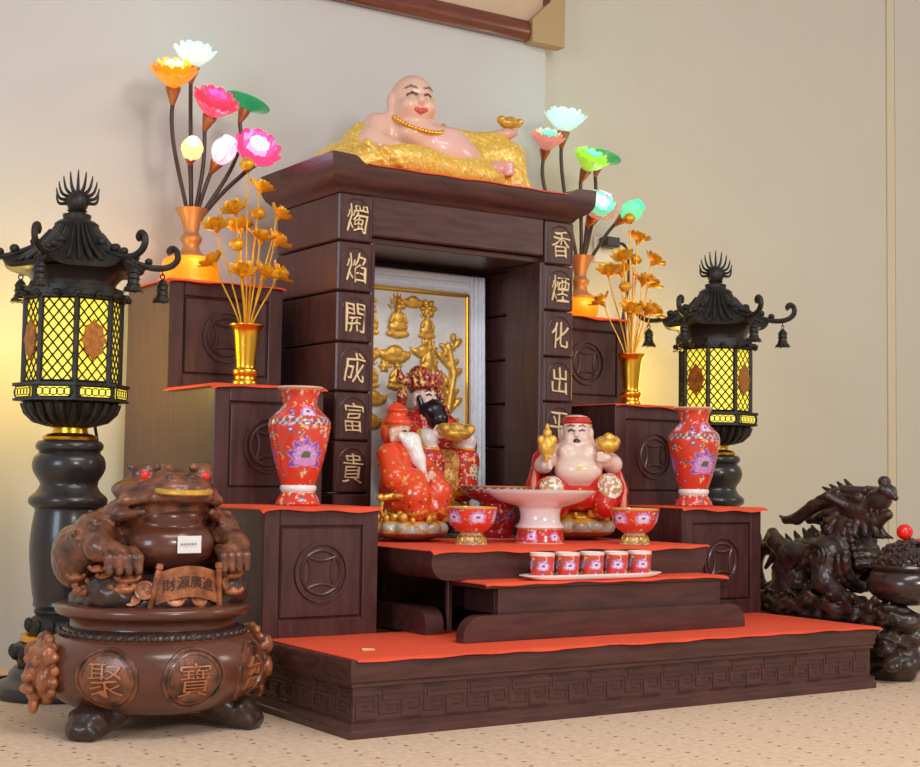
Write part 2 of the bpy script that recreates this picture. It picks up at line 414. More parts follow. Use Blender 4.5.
# ================================================================== altar platform
W, H = 1.609, .162
Y1, Y2, Y3, YB = .427, .725, 1.04, 1.35
Z1, Z2, Z3 = .47, .775, 1.075
base = thing('altar_platform', 'low wide dark wooden altar platform with carved meander frieze on the carpet', 'platform', (0, 0, 0))
def ring_stack(prof, x0, x1, y0, y1):
    mb = MB(); V = []; F = []
    for off, z in prof: V += [(x0-off, y0-off, z), (x1+off, y0-off, z), (x1+off, y1, z), (x0-off, y1, z)]
    n = len(prof)
    for j in range(n-1):
        for i in range(4):
            k = (i+1) % 4; F.append((j*4+i, j*4+k, (j+1)*4+k, (j+1)*4+i))
    F += [(3, 2, 1, 0), tuple((n-1)*4+i for i in range(4))]
    return mb.add(V, F)
ring_stack([(0, 0), (0, .014), (-.003, .017), (-.003, .03), (-.010, .034)], 0, W, 0, YB).build('plinth', 'wood', base)
ring_stack([(-.012, .034), (-.012, .104)], 0, W, 0, YB).build('frieze_board', 'wood', base)
ring_stack([(-.012, .104), (-.006, .106), (-.006, .113), (-.002, .117), (-.002, .13), (0, .134), (0, .157), (-.003, H)], 0, W, 0, YB).build('top_moulding', 'wood', base)
def fret():
    mb = MB(); u, h = .112, .066; wd = .0030
    def seg(a, b):
        (x0, z0), (x1, z1) = a, b
        mb.cbox(min(x0, x1)*u-wd/2, max(x0, x1)*u+wd/2, -.0026, .001, min(z0, z1)*h-wd/2, max(z0, z1)*h+wd/2, .0008)
    P = [(0, .04), (0, .62), (.40, .62), (.40, .30), (.16, .30)]
    Q = [(0, .78), (.5, .78), (.5, .18), (.92, .18), (.92, .46), (.66, .46)]
    R = [(.58, .96), (.58, .62), (1.0, .62)]
    for T in (P, Q, R):
        for i in range(len(T)-1): seg(T[i], T[i+1])
    seg((0, .04), (.42, .04)); seg((.5, .96), (1, .96)); seg((.14, .46), (.28, .46)); seg((.66, .32), (.80, .32)); seg((.66, .78), (1, .78))
    return mb.mesh('fret_motif', 'wood')
fm = fret(); nf = 14
for i in range(nf): link('fret_motif', fm, base, (.02+i*.112, .012, .036))
for i in range(11): link('fret_motif', fm, base, X=Matrix.Translation((.012, .02+(i+1)*.112, .036)) @ Matrix.Rotation(-PI/2, 4, 'Z'))

# ================================================================== stepped cabinets beside the shrine
def coin_parts(parent, cx, cy, cz, r):
    mb = MB(); n = 40
    V = []; F = []
    for rr, d in ((r, .002), (r*.985, -.006), (r*.90, -.006), (r*.87, .002)):
        for i in range(n): a = 2*PI*i/n; V.append((cx+rr*math.cos(a), cy+d, cz+rr*math.sin(a)))
    for j in range(3):
        for i in range(n): F.append((j*n+i, j*n+(i+1) % n, (j+1)*n+(i+1) % n, (j+1)*n+i))
    mb.add(V, F); mb.build('coin_ring', 'wood_v', parent)
    mb = MB(); s = r*.52; wd = .0038
    for q in range(4):
        pts = []
        for i in range(9):
            t = -1+i/4; a, b = t*s, s*(.74+.26*t*t)
            c_, s_ = math.cos(q*PI/2), math.sin(q*PI/2); pts.append((cx+a*c_-b*s_, cy-.001, cz+a*s_+b*c_))
        mb.tube(pts, wd, 6)
    mb.build('coin_square_hole', 'wood_v', parent)
    for q in range(4):
        mb = MB(); pts = []
        for i in range(9):
            t = -1+i/4; a, b = t*r*.52, r*(.70-.20*t*t)+r*.02
            c_, s_ = math.cos(q*PI/2), math.sin(q*PI/2); pts.append((cx+a*c_-b*s_, cy-.001, cz+a*s_+b*c_))
        mb.tube(pts, .004, 6); mb.build('coin_arc', 'wood_v', parent)
def stepped(x0, x1, x0t, x1t, label):
    t = thing('stepped_cabinet', label, 'cabinet', (0, 0, 0))
    MB().prism([(YB, H+.001), (Y1+.010, H+.001), (Y1+.010, Z1-.002), (Y2+.010, Z1-.002), (Y2+.010, Z2-.002), (YB, Z2-.002)], x0, x1, 'yz').build('cabinet_body', 'wood_v', t)
    MB().box(x0t, x1t, Y3+.010, YB, Z2-.002, Z3-.002).build('top_tier', 'wood_v', t)
    for k, (y, za, zb) in enumerate(((Y1, H, Z1-.002), (Y2, Z1-.002, Z2-.002), (Y3, Z2-.002, Z3-.002))):
        a, b = (x0, x1) if k < 2 else (x0t, x1t)
        fr = MB(); bw = .042
        fr.cbox(a, a+bw, y, y+.012, za+.001, zb, .002).cbox(b-bw, b, y, y+.012, za+.001, zb, .002)
        fr.cbox(a+bw, b-bw, y, y+.012, za+.001, za+bw, .002).cbox(a+bw, b-bw, y, y+.012, zb-bw, zb, .002)
        fr.build('panel_frame', 'wood_v', t)
        pn = MB().cbox(a+bw+.004, b-bw-.004, y+.003, y+.012, za+bw+.004, zb-bw-.004, .004).build('front_panel', 'wood_v', t)
        coin_parts(pn, (a+b)/2, y+.003, (za+zb)/2, .073)
    return t
stepped(0, .309, 0, .34, 'three-tier dark wooden step cabinet beside the lantern and the toad pot')
stepped(W-.309, W, W-.34, W, 'three-tier dark wooden step cabinet beside the dark dragon statue')

# ================================================================== shrine niche
XA, XB, YT, YTB = .395, 1.21, .82, 1.20
PW = .108
sh = thing('shrine_niche', 'tall dark wooden shrine with an open niche and gold lettered pillars', 'shrine', (0, 0, 0))
JZ = [1.325, 1.191, 1.052, .912, .776, .641, .498, .357, H+.001]
CH = {0: '燭焰開成富貴', 1: '香煙化出平安'}
def arch_ring(w, h, y):
    # raised arch-topped border around a character
    mb = MB(); pts = []
    hw = w/2
    for i in range(17):
        a = PI*i/16; pts.append((hw*math.cos(a), y, h/2-hw+hw*math.sin(a)))
    pts = [(hw, y, -h/2)]+pts+[(-hw, y, -h/2)]
    mb.tube(pts, .0026, 6); return mb
for sd, (xa, xb) in enumerate(((XA, XA+PW), (XB-PW, XB))):
    for j in range(len(JZ)-1):
        zt, zb = JZ[j]-.002, JZ[j+1]+.002
        b = MB().cbox(xa, xb, YT, YTB, zb, zt, .004).build('pillar_block', 'wood_v', sh)
        if j < 6:
            xc, zc = (xa+xb)/2+.002, (zt+zb)/2
            arch_ring(.088, .108, 0).build('character_arch', 'wood_v', b, loc=(xc, YT-.0005, zc-.002))
            def wob(o):
                p = o.copy(); p[:, 0] = o[:, 0]*.80+.06*o[:, 2]+.0025*np.sin(o[:, 2]*110); p[:, 2] += .002*np.sin(o[:, 0]*130); return p
            ch = link('gold_character', text_mesh(CH[sd][j], .080, .005, 'goldtext', -.006, wob), b, (xc, YT-.0015, zc-.003))
            ch['label'] = 'pale gold character '+CH[sd][j]
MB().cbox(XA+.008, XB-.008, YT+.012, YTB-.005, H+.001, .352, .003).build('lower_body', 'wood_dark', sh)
MB().cbox(XA+PW, XB-PW, YT-.002, 1.16, .354, .376, .003).build('niche_floor', 'wood', sh)
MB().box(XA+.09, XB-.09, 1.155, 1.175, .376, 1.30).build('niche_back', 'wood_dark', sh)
MB().cbox(XA+PW, XB-PW, YT+.008, YTB-.02, 1.215, 1.333, .004).build('lintel', 'wood', sh)
MB().cbox(XA+PW, XB-PW, YT+.030, YTB-.03, 1.196, 1.214, .003).build('lintel_trim', 'wood', sh)
MB().cbox(XB-PW-.016, XB-PW+.002, YT+.003, 1.0, .376, 1.196, .003).build('niche_post', 'wood_v', sh)
MB().cbox(XA+PW-.002, XA+PW+.012, YT+.003, 1.0, .376, 1.196, .003).build('niche_post', 'wood_v', sh)
ring_stack([(-.004, 1.325), (.002, 1.331), (.006, 1.337), (.015, 1.343), (.030, 1.352), (.040, 1.364), (.045, 1.376), (.047, 1.392), (.047, 1.4)], XA, XB, YT, YTB+.02).build('cornice', 'wood', sh)
for s, x0 in ((1, XA-.048), (-1, XB+.048)):
    mb = MB(); P = [(x0, 1.399), (x0+s*.105, 1.399), (x0+s*.095, 1.405), (x0+s*.082, 1.416), (x0+s*.07, 1.421), (x0, 1.424)]
    mb.prism(P, YT-.048, YT+.02, 'xz'); mb.prism([(x0, 1.399), (x0+s*.04, 1.399), (x0+s*.034, 1.416), (x0, 1.424)], YT+.02, YTB+.02, 'xz'); mb.build('raised_end', 'wood', sh)

# ================================================================== the two small altar tables
def rounded_slab(x0, x1, y0, y1, z0, z1, r, bottom):
    P = []
    for i in range(7):
        a = PI/2*i/6
        if bottom: P.append((y0+r-r*math.cos(PI/2-a)*1.0, z0+r-r*math.sin(PI/2-a)) if False else (y0+r-r*math.sin(a), z0+r-r*math.cos(a)))
        else: P.append((y0+r-r*math.cos(a), z1-r+r*math.sin(a)))
    if bottom: P = [(y1, z1), (y1, z0)]+P+[(y0, z1)]
    else: P = [(y1, z0), (y0, z0)]+P+[(y1, z1)]
    return MB().prism(P, x0, x1, 'yz')
tu = thing('altar_table', 'upper dark wooden offering table carrying the bowls and seated statues', 'table', (0, 0, 0))
def round_corner_poly(x0, x1, z0, z1, r, low):
    P = []
    for i in range(7):
        a = PI/2*i/6; P.append((x0+r-r*math.sin(a), z0+r-r*math.cos(a)))
    P = [(x1-(p[0]-x0), p[1]) for p in P][::-1]+P+[(x0, z1), (x1, z1)]
    return P if low else [(p[0], z0+z1-p[1]) for p in P]
MB().prism(round_corner_poly(.362, 1.24, .300, .371, .042, True), .265, .80, 'xz').build('table_top', 'wood', tu)
for x in (.385, 1.165):
    rounded_slab(x, x+.052, .325, .79, H+.004, .228, .04, False).build('runner_foot', 'wood', tu)
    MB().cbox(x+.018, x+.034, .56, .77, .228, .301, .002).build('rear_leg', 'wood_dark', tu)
for x in (.455, 1.135):
    MB().cbox(x, x+.014, .335, .35, .17, .301, .002).build('table_post', 'wood_v', tu)
MB().cbox(.44, 1.16, .60, .615, .20, .301, .002).build('back_rail', 'wood', tu)
tl = thing('altar_table', 'lower dark wooden step table carrying the tray of tea cups', 'table', (0, 0, 0))
MB().prism(round_corner_poly(.372, 1.262, H+.004, .226, .05, False), .140, .172, 'xz').build('base_moulding', 'wood', tl)
MB().cbox(.492, 1.205, .172, .19, .224, .291, .002).build('apron', 'wood', tl)
MB().cbox(.455, 1.215, .168, .330, .284, .297, .002).build('table_top', 'wood', tl)
for x in (.492, 1.191): MB().cbox(x, x+.014, .19, .32, .224, .285, .002).build('end_panel', 'wood_dark', tl)

# ================================================================== red cloths
def cloth(label, x0, x1, y0, y1, z, front=.012, left=0, right=0, amp=.004, seed=0, group=None, bow=0):
    # thin felt, lying flat, its overhanging edges sagging and waving a little
    r = random.Random(seed); ph = [r.uniform(0, 6) for _ in range(6)]
    nx, ny = 48, 16; V = []; F = []
    xs = [lerp(x0-left, x1+right, i/nx) for i in range(nx+1)]; ys = [lerp(y0-front, y1, (j/ny)**1.8) for j in range(ny+1)]
    for lay in (0, 1):
        for j, y in enumerate(ys):
            for i, x in enumerate(xs):
                of = max(0, y0-y); ol = max(0, x0-x); orr = max(0, x-x1)
                wv = .5+.5*math.sin(x*14+ph[0])*math.sin(x*31+ph[1])
                e = math.sin(x*11+ph[2])*.5+math.sin(x*23+ph[3])*.5
                yy = y - (of/front if front else 0)*bow*e*.006
                dz = -(of*.55+ol*.45+orr*.2)*(.4+wv) if (of or ol or orr) else 0
                V.append((x, yy, z+(.0022 if lay == 0 else 0)+dz+((abs(e)*amp*.35) if of else 0)))
    m = (nx+1); o = m*(ny+1)
    for j in range(ny):
        for i in range(nx):
            a = j*m+i; F.append((a, a+1, a+m+1, a+m)); F.append((o+a, o+a+m, o+a+m+1, o+a+1))
    for i in range(nx): F.append((i, o+i, o+i+1, i+1)); a = ny*m+i; F.append((a, a+1, o+a+1, o+a))
    for j in range(ny): a = j*m; F.append((a, a+m, o+a+m, o+a)); a = j*m+nx; F.append((a, o+a, o+a+m, a+m))
    ob = MB().add(V, F).build('red_cloth', 'cloth', None, 60)
    return tag(ob, label, 'cloth', group)
GC = 'red felt cloths on the altar'
cloth('large red cloth covering the top of the wide altar platform', .012, W+.004, .0, Y1-.002, H+.0005, .008, .0, .012, seed=1, group=GC, bow=1)
for s, (a, b, at, bt, nm, ex) in enumerate(((0, .309, 0, .34, 'on the step cabinet nearest the toad pot', (.012, .004)), (W-.309, W, W-.34, W, 'on the step cabinet nearest the dragon', (.004, .012)))):
    cloth('red cloth under the red vase '+nm, a, b, Y1, Y2-.002, Z1-.0015, .016, *ex, seed=3+s, group=GC, bow=1)
    cloth('red cloth under the golden flower vase '+nm, a, b, Y2, Y3-.002, Z2-.0015, .014, *ex, seed=6+s, group=GC, bow=1)
    cloth('red cloth under the lit lotus lamp '+nm, at, bt, Y3, YB-.01, Z3-.0015, .014, *ex, seed=9+s, group=GC, bow=1)
cloth('red cloth on the upper offering table, under the bowls', .362, 1.24, .265, .80, .3715, .013, .004, .006, seed=12, group=GC, bow=1)
cloth('red cloth on the lower step table, under the cup tray', .455, 1.215, .168, .325, .2975, .010, .008, .008, seed=14, group=GC, bow=1)
cloth('red cloth on the shrine roof, under the reclining Buddha', .46, 1.145, YT-.046, YTB, 1.4005, .006, 0, 0, seed=15, group=GC)
pp = MB().add([(-.016, -.006, 0), (.012, -.010, .002), (.018, .008, .001), (-.01, .010, .003), (-.016, -.006, -.0006), (.012, -.010, -.0006), (.018, .008, -.0006), (-.01, .010, -.0006)], [(0,1,2,3),(7,6,5,4),(0,4,5,1),(1,5,6,2),(2,6,7,3),(3,7,4,0)]).build('paper_scrap', 'ypaper', None, 0, (.116, .133, H+.0036))
tag(pp, 'small yellowish paper scrap on the red platform cloth', 'paper')

# ================================================================== framed relief picture in the niche
pf = thing('framed_relief', 'white carved frame holding golden deity reliefs on silver, inside the niche', 'picture', (.79, 1.085, .3765))
pf.rotation_euler = (math.radians(-1.5), 0, 0)
FX, FZ = .282, .80
def bar(mb, x0, x1, z0, z1, d, t):  # mitre-like moulding strip
    mb.cbox(x0, x1, -d, t, z0, z1, .004)
for nm, x0, x1, z0, z1 in (('frame_bar', -FX, -FX+.06, 0, FZ), ('frame_bar', FX-.06, FX, 0, FZ), ('frame_bar', -FX+.06, FX-.06, FZ-.06, FZ), ('frame_bar', -FX+.06, FX-.06, 0, .06)):
    b = MB(); b.cbox(x0, x1, -.006, .018, z0, z1, .004); ob = b.build(nm, 'frame_white', pf)
    vert = (z1-z0) > (x1-x0)
    for q, wd, dp in ((.15, .012, .018), (.5, .014, .012), (.85, .010, .016)):
        m = MB(); s = 1 if (x0 < 0 if vert else z0 < .1) else -1
        if vert: c = lerp(x0, x1, q if s > 0 else 1-q); m.cbox(c-wd/2, c+wd/2, -dp, 0, z0+.002, z1-.002, .004)
        else: c = lerp(z0, z1, q if s > 0 else 1-q); m.cbox(x0+.0, x1-.0, -dp, 0, c-wd/2, c+wd/2, .004)
        m.build('carved_bead', 'frame_white', ob)
ix, iz = FX-.06, .06
g = MB(); g.cbox(-ix, -ix+.010, -.012, .002, iz, FZ-iz, .002).cbox(ix-.010, ix, -.012, .002, iz, FZ-iz, .002).cbox(-ix, ix, -.012, .002, FZ-iz-.01, FZ-iz, .002).cbox(-ix, ix, -.012, .002, iz, iz+.01, .002)
g.build('gold_liner', 'gold', pf)
MB().box(-ix, ix, -.001, .004, iz, FZ-iz).build('silver_ground', 'silver', pf)
def relief(nm, x, z, s, kind):
    if kind == 'deity':
        P = [E_((0, 0, .02), (.034, .012, .016)), E_((0, -.002, .045), (.018, .012, .026)), E_((0, -.004, .078), (.011, .011, .013)), E_((0, -.004, .094), (.006, .006, .010)),
             C_((-.016, -.004, .055), (-.026, -.006, .035), .006, .006), C_((.016, -.004, .055), (.026, -.006, .035), .006, .006), E_((-.02, 0, .0), (.02, .008, .01)), E_((.02, 0, .0), (.02, .008, .01)), E_((0, 0, -.004), (.022, .008, .01))]
        P += [C_((.022*math.cos(a), .003, .07+.03*math.sin(a)), (.032*math.cos(a), .003, .075+.045*math.sin(a)), .006, .002) for a in (.2, .7, 1.2, 1.57, 1.94, 2.44, 2.94)]
    elif kind == 'cloud':
        P = [E_((-.03, 0, 0), (.024, .01, .016)), E_((0, -.002, .01), (.028, .012, .02)), E_((.03, 0, 0), (.024, .01, .015)), E_((0, 0, -.012), (.04, .01, .014)), C_((.04, 0, 0), (.062, 0, .018), .008, .003), C_((-.04, 0, 0), (-.062, 0, .016), .008, .003)]
    elif kind == 'flower':
        P = [E_((.018*math.cos(a), 0, .018*math.sin(a)), (.013, .008, .009), (0, -a, 0)) for a in [i*PI/3 for i in range(6)]]+[E_((0, -.004, 0), (.009, .009, .009))]
    else:
        P = chain([(0, 0, -.32), (.012, -.003, -.2), (-.012, -.003, -.08), (.012, -.003, .04), (-.004, -.002, .12)], [.016, .014, .013, .011, .008])
        for q in range(11):
            zz = -.3+q*.04; sx = (-1) ** q; P += [C_((0, 0, zz), (sx*.024, -.002, zz+.022), .008, .006), E_((sx*.028, -.003, zz+.028), (.016, .007, .009), (0, -sx*.7, 0)), E_((-sx*.020, -.002, zz+.014), (.013, .007, .008), (0, sx*.6, 0)), E_((sx*.012, -.004, zz+.04), (.009, .007, .013))]
    P = [(q[0], q[1]*s, q[2]*s)+((tuple(x*s for x in q[3]) if q[0] == 'c' else q[3]),)+q[4:] for q in P]
    sculpt(nm, P, .0028, 'goldpaint', pf, .004, loc=(x, -.004, z))
for x, z, s, kd in ((-.035, .60, 1.05, 'deity'), (-.045, .535, 1.05, 'cloud'), (-.13, .60, .8, 'deity'), (-.135, .535, .8, 'cloud'), (-.135, .695, .9, 'flower'), (.075, .685, 1.0, 'flower'), (.07, .60, .8, 'deity'), (.06, .55, .8, 'cloud'), (.075, .485, 1.0, 'deity'), (.075, .47, .8, 'cloud'), (.15, .44, 1.15, 'vine'), (-.13, .44, .85, 'deity'), (-.12, .40, .9, 'cloud'), (-.04, .44, .8, 'deity'), (-.03, .36, .9, 'flower'), (.06, .36, .9, 'cloud'), (-.13, .33, .9, 'cloud'), (-.08, .50, .7, 'flower'), (.02, .70, .7, 'cloud')):
    relief({'deity': 'gold_deity', 'cloud': 'gold_cloud', 'flower': 'gold_flower', 'vine': 'gold_vine'}[kd], x, z, s, kd)

# ================================================================== big picture on the wall
wp = thing('wall_picture', 'large picture with reddish wood frame and gold corner cap high on the wall', 'picture', (0, 0, 0))
yb, yf = 1.398, 1.36
X0, X1, ZA, ZB = -.35, 1.565, 2.068, 2.95
def rail(x0, x1, z0, z1, vert):
    mb = MB(); d = .07
    if vert: P = [(x0, yb), (x0, yf+.008), (x0+.008, yf), (x1-.008, yf), (x1, yf+.008), (x1, yb)]; mb.prism(P, z0, z1, 'xy')
    else: P = [(yb, z0), (yf+.010, z0), (yf, z0+.012), (yf-.004, z0+.03), (yf, z1-.012), (yf+.01, z1), (yb, z1)]; mb.prism(P, x0, x1, 'yz')
    return mb
rail(X0+.12, X1-.12, ZA, ZA+.07, False).build('frame_rail', 'mahog_red', wp); rail(X0+.12, X1-.12, ZB-.07, ZB, False).build('frame_rail', 'mahog_red', wp)
rail(X0, X0+.07, ZA+.12, ZB-.12, True).build('frame_stile', 'mahog_red', wp); rail(X1-.07, X1, ZA+.12, ZB-.12, True).build('frame_stile', 'mahog_red', wp)
for sx, xx in ((1, X0), (-1, X1)):
    for sz, zz in ((1, ZA), (-1, ZB)):
        P = [(xx-sx*.006, zz-sz*.006), (xx+sx*.135, zz-sz*.006), (xx+sx*.135, zz+sz*.074), (xx+sx*.055, zz+sz*.15), (xx+sx*.055, zz+sz*.24), (xx-sx*.006, zz+sz*.24)]
        MB().prism(P, yf-.012, yb, 'xz').build('corner_cap', 'corner', wp)
MB().box(X0+.06, X1-.06, yf+.018, yb, ZA+.06, ZB-.06).build('mount', 'mattan', wp)
MB().box(X0+.26, X1-.22, yf+.014, yf+.02, ZA+.16, ZB-.2).build('print', 'mahog_red', wp)

# ================================================================== painted porcelain
RED = srgb(226, 68, 46); GRED = srgb(212, 54, 48)
def blossom(C, th, h, t0, h0, size, cols, n=7, up=True):
    # a painted open lotus: fan of pointed petals round a green seed head
    dx = (np.angle(np.exp(1j*(th-t0)))); dx = dx*cols['r']; dy = h-h0
    for ring, (sc, cc) in enumerate(((1.0, cols['a']), (.68, cols['b']))):
        for i in range(n):
            a = (PI*(i+.5)/n if up else 2*PI*i/n)+(0 if not up else 0)
            a = -.35+(PI+.7)*i/(n-1) if up else a
            ux, uy = math.cos(a), math.sin(a); L = size*sc
            s_ = (dx*ux+dy*uy)/L; t_ = (-dx*uy+dy*ux)/L
            m = (s_ > .12) & (s_ < 1) & (np.abs(t_) < .22*np.sin(np.clip(s_, 0, 1)*PI)**.7+.02)
            C[m] = cc; e = m & (np.abs(t_) > .15*np.sin(np.clip(s_, 0, 1)*PI)**.7); C[e] = np.array(cc)*.75+.25
    m = dx**2+(dy-size*.12)**2 < (size*.24)**2; C[m] = cols['c']
    m = (dx/(size*.5))**2+((dy+size*.16)/(size*.2))**2 < 1; C[m] = cols['b']
def floral(th, h, rr, seed, base, n, lotus, bands=(), span=None, big=1.0):
    C = np.tile(np.array(base), (len(th), 1)); R = random.Random(seed)
    lo, hi = span if span else (h.min(), h.max())
    pal = [srgb(60, 84, 170), srgb(70, 130, 90), srgb(232, 150, 170), srgb(240, 210, 120), srgb(150, 60, 150), srgb(240, 220, 220)]
    for i in range(n):
        t0, h0 = R.uniform(0, 2*PI), R.uniform(lo, hi); s0 = R.uniform(.0028, .0062)*big; c = pal[R.randrange(6)]
        dx = np.angle(np.exp(1j*(th-t0)))*rr; dy = h-h0; d = np.hypot(dx, dy); an = np.arctan2(dy, dx)
        m = d < s0*(.7+.3*np.cos(an*5)); C[m] = c
        if s0 > .0042*big: C[d < s0*.35] = pal[5]
        # a curling tendril
        a2 = R.uniform(0, 6.28); q = dx*math.cos(a2)+dy*math.sin(a2); p = -dx*math.sin(a2)+dy*math.cos(a2)
        m = (q > s0) & (q < s0*3.2) & (np.abs(p-.004*np.sin(q*260)) < .0009); C[m] = pal[1] if i % 2 else pal[3]
    for t0, h0, s0, cols in lotus: blossom(C, th, h, t0, h0, s0, cols)
    for h0, h1, kind in bands:
        m = (h >= h0) & (h <= h1)
        if kind == 'gold': C[m] = srgb(226, 176, 84)
        elif kind == 'white': C[m] = srgb(240, 226, 208)
        elif kind == 'key':
            v = np.sin(th*26)*np.sin((h-h0)/(h1-h0)*PI*2); C[m & (v > .2)] = srgb(96, 92, 160); C[m & (v < -.2)] = srgb(226, 196, 150); C[m & (np.abs(v) <= .2)] = srgb(176, 60, 70)
        elif kind == 'ruyi':
            v = np.cos(th*10)*.5+.5; C[m & ((h-h0)/(h1-h0) < v)] = srgb(120, 100, 160); C[m & (np.abs((h-h0)/(h1-h0)-v) < .15)] = srgb(236, 200, 120)
    return C
def pot(name, prof, n, parent, paint, m='glaze', loc=None, sub=3):
    P = []
    for i in range(len(prof)-1):
        L = math.dist(prof[i], prof[i+1]); q = max(1, int(L/.0022))
        P += [(lerp(prof[i][0], prof[i+1][0], j/q), lerp(prof[i][1], prof[i+1][1], j/q)) for j in range(q)]
    P.append(prof[-1]); mb = MB().lathe(P, n); me = mb.mesh(name, m, 50)
    co = np.empty(len(me.vertices)*3); me.vertices.foreach_get('co', co); co = co.reshape(-1, 3)
    th = np.arctan2(co[:, 1], co[:, 0]); rr = np.hypot(co[:, 0], co[:, 1])
    idx = np.arange(len(co))//n
    C = paint(th, co[:, 2], np.maximum(rr, .004), idx, len(P))
    ca = me.color_attributes.new('col', 'FLOAT_COLOR', 'POINT'); ca.data.foreach_set('color', np.concatenate([C, np.ones((len(C), 1))], 1).ravel().astype(np.float32))
    return link(name, me, parent, loc)
LOT = lambda r: dict(a=srgb(150, 84, 190), b=srgb(216, 150, 214), c=srgb(84, 110, 80), r=r)
LOTS = lambda r: dict(a=srgb(196, 120, 200), b=srgb(238, 214, 240), c=srgb(70, 80, 170), r=r)
FR = math.radians(-108)
# tall red vases
VP = smoothprof([(.052, 0), (.056, .004), (.052, .016), (.044, .028), (.041, .040), (.043, .052), (.054, .085), (.066, .13), (.075, .175), (.078, .198), (.073, .215), (.058, .230), (.046, .243), (.043, .255), (.046, .272), (.053, .287), (.057, .292)], 4)+[(.051, .290), (.040, .272), (.036, .25)]
def vase_paint(th, h, rr, idx, n):
    C = floral(th, h, np.full_like(h, .066), 5, RED, 230, [(FR+.12, .116, .052, LOT(.066)), (FR+1.9, .12, .042, LOT(.066)), (FR-1.9, .12, .042, LOT(.066)), (FR+.2, .228, .020, LOTS(.055)), (FR-1.4, .232, .018, LOTS(.05)), (FR+1.5, .232, .018, LOTS(.05))],
               [(.034, .048, 'white'), (.048, .050, 'gold'), (.198, .214, 'key'), (.284, .288, 'gold')], big=1.45)
    C[idx > n*.86] = srgb(200, 60, 50); return C
for x, lb in ((.163, 'tall red porcelain vase with purple lotus on the step above the toad pot'), (1.478, 'tall red porcelain vase with purple lotus in front of the dark lantern beside the dragon')):
    v = thing('porcelain_vase', lb, 'vase', (x, .575, Z1+.0007), 0, 'pair of red floral vases'); pot('vase_body', VP, 120, v, vase_paint)
    rim = MB().lathe([(.0565, .289), (.0582, .292), (.056, .2945), (.052, .292)], 48); rim.build('pale_rim', 'rim', v)
    MB().lathe([(.0435, .036), (.0455, .040), (.0455, .046), (.0435, .050)], 48, cap=False).build('white_collar', 'white', v)
# bowls on gilt scalloped feet
BP = smoothprof([(.026, .028), (.034, .031), (.050, .044), (.059, .062), (.063, .082), (.065, .094)], 4)+[(.063, .094), (.058, .068), (.045, .046), (.0, .036)]
def bowl_paint(th, h, rr, idx, n):
    C = floral(th, h, np.full_like(h, .056), 9, RED, 70, [(FR+q, .064, .023, LOTS(.056)) for q in (-2.2, -1.1, 0, 1.1, 2.2)], [(.089, .0945, 'gold')])
    inner = idx > n*.56; C[inner] = srgb(236, 214, 206); return C
def make_bowl(lb, loc, s):
    b = thing('offering_bowl', lb, 'bowl', loc, 0, 'footed red bowls'); pot('bowl', BP, 110, b, bowl_paint)
    MB().lathe([(.0, .030), (.028, .030), (.030, .022), (.034, .012), (.040, .003), (.041, 0), (.036, 0), (.0, .001)], 40, cap=False).build('foot', 'glaze_foot', b)
    for k in range(12):
        a = 2*PI*k/12; X = Matrix.Rotation(a, 4, 'Z') @ Matrix.Translation((.0355, 0, .0125)) @ Matrix.Rotation(math.radians(-22), 4, 'Y')
        mb = MB(); P = [(.0085*math.sin(q)*(1-.3*max(0, math.cos(q))), 0, -.0105*math.cos(q)) for q in [2*PI*i/12 for i in range(13)]]
        mb.tube([(0, p[0], p[2]) for p in P], .0016, 5, X); mb.build('gold_scallop', 'gold', b)
    b.scale = (s, s, s)
    return b
MT['glaze_foot'] = mat('pale_cream_glaze', srgb(222, 206, 160), .3, c2=srgb(120, 128, 90), vscale=60)
make_bowl('footed red floral bowl beside the white bearded elder statue', (.612, .470, .3742), 1.03)
make_bowl('footed red floral bowl between the white plate and the step cabinet', (1.062, .352, .3742), 1.02)
# stemmed fruit plates
WP = smoothprof([(.0, .0405), (.058, .040), (.0655, .043), (.064, .047), (.056, .056), (.053, .072), (.055, .086), (.060, .096), (.080, .102), (.115, .114), (.143, .132), (.150, .140)], 4)
WP2 = WP+[(.147, .141), (.110, .122), (.06, .112), (0, .110)]
wpl = thing('fruit_plate', 'white porcelain stemmed fruit plate on a red floral foot', 'plate', (.836, .475, .3742), 0)
mb = MB().lathe(WP2, 96, cap=False); mb.build('dish', 'white', wpl, 60)
def foot_paint(th, h, rr, idx, n):
    return floral(th, h, np.full_like(h, .065), 21, GRED, 40, [(FR+q*1.05+.35, .016, .017, LOTS(.066)) for q in range(6)], [(.036, .042, 'gold'), (0, .003, 'white')])
pot('painted_foot', [(.0, .001), (.066, .0), (.0665, .004), (.063, .02), (.0615, .036), (.060, .0405), (0, .0405)], 120, wpl, foot_paint)
def rp_paint(th, h, rr, idx, n):
    C = floral(th, h, np.full_like(h, .06), 31, srgb(196, 34, 34), 90, [(FR+q*1.05+.5, .062, .024, dict(a=srgb(96, 50, 120), b=srgb(150, 70, 130), c=srgb(70, 80, 120), r=.055)) for q in range(6)], [(.146, .149, 'gold'), (.134, .146, 'key'), (0, .004, 'white')])
    C[idx > n*.72] = srgb(226, 180, 170); return C
rpl = thing('fruit_plate', 'red floral stemmed plate standing behind the white fruit plate', 'plate', (.868, .729, .3742), 0)
pot('dish', smoothprof([(.0, .001), (.068, .0), (.069, .004), (.058, .012), (.050, .024), (.0555, .045), (.060, .062), (.056, .080), (.046, .095), (.050, .104), (.075, .114), (.096, .130), (.103, .148)], 4)+[(.100, .149), (.07, .124), (0, .116)], 110, rpl, rp_paint)
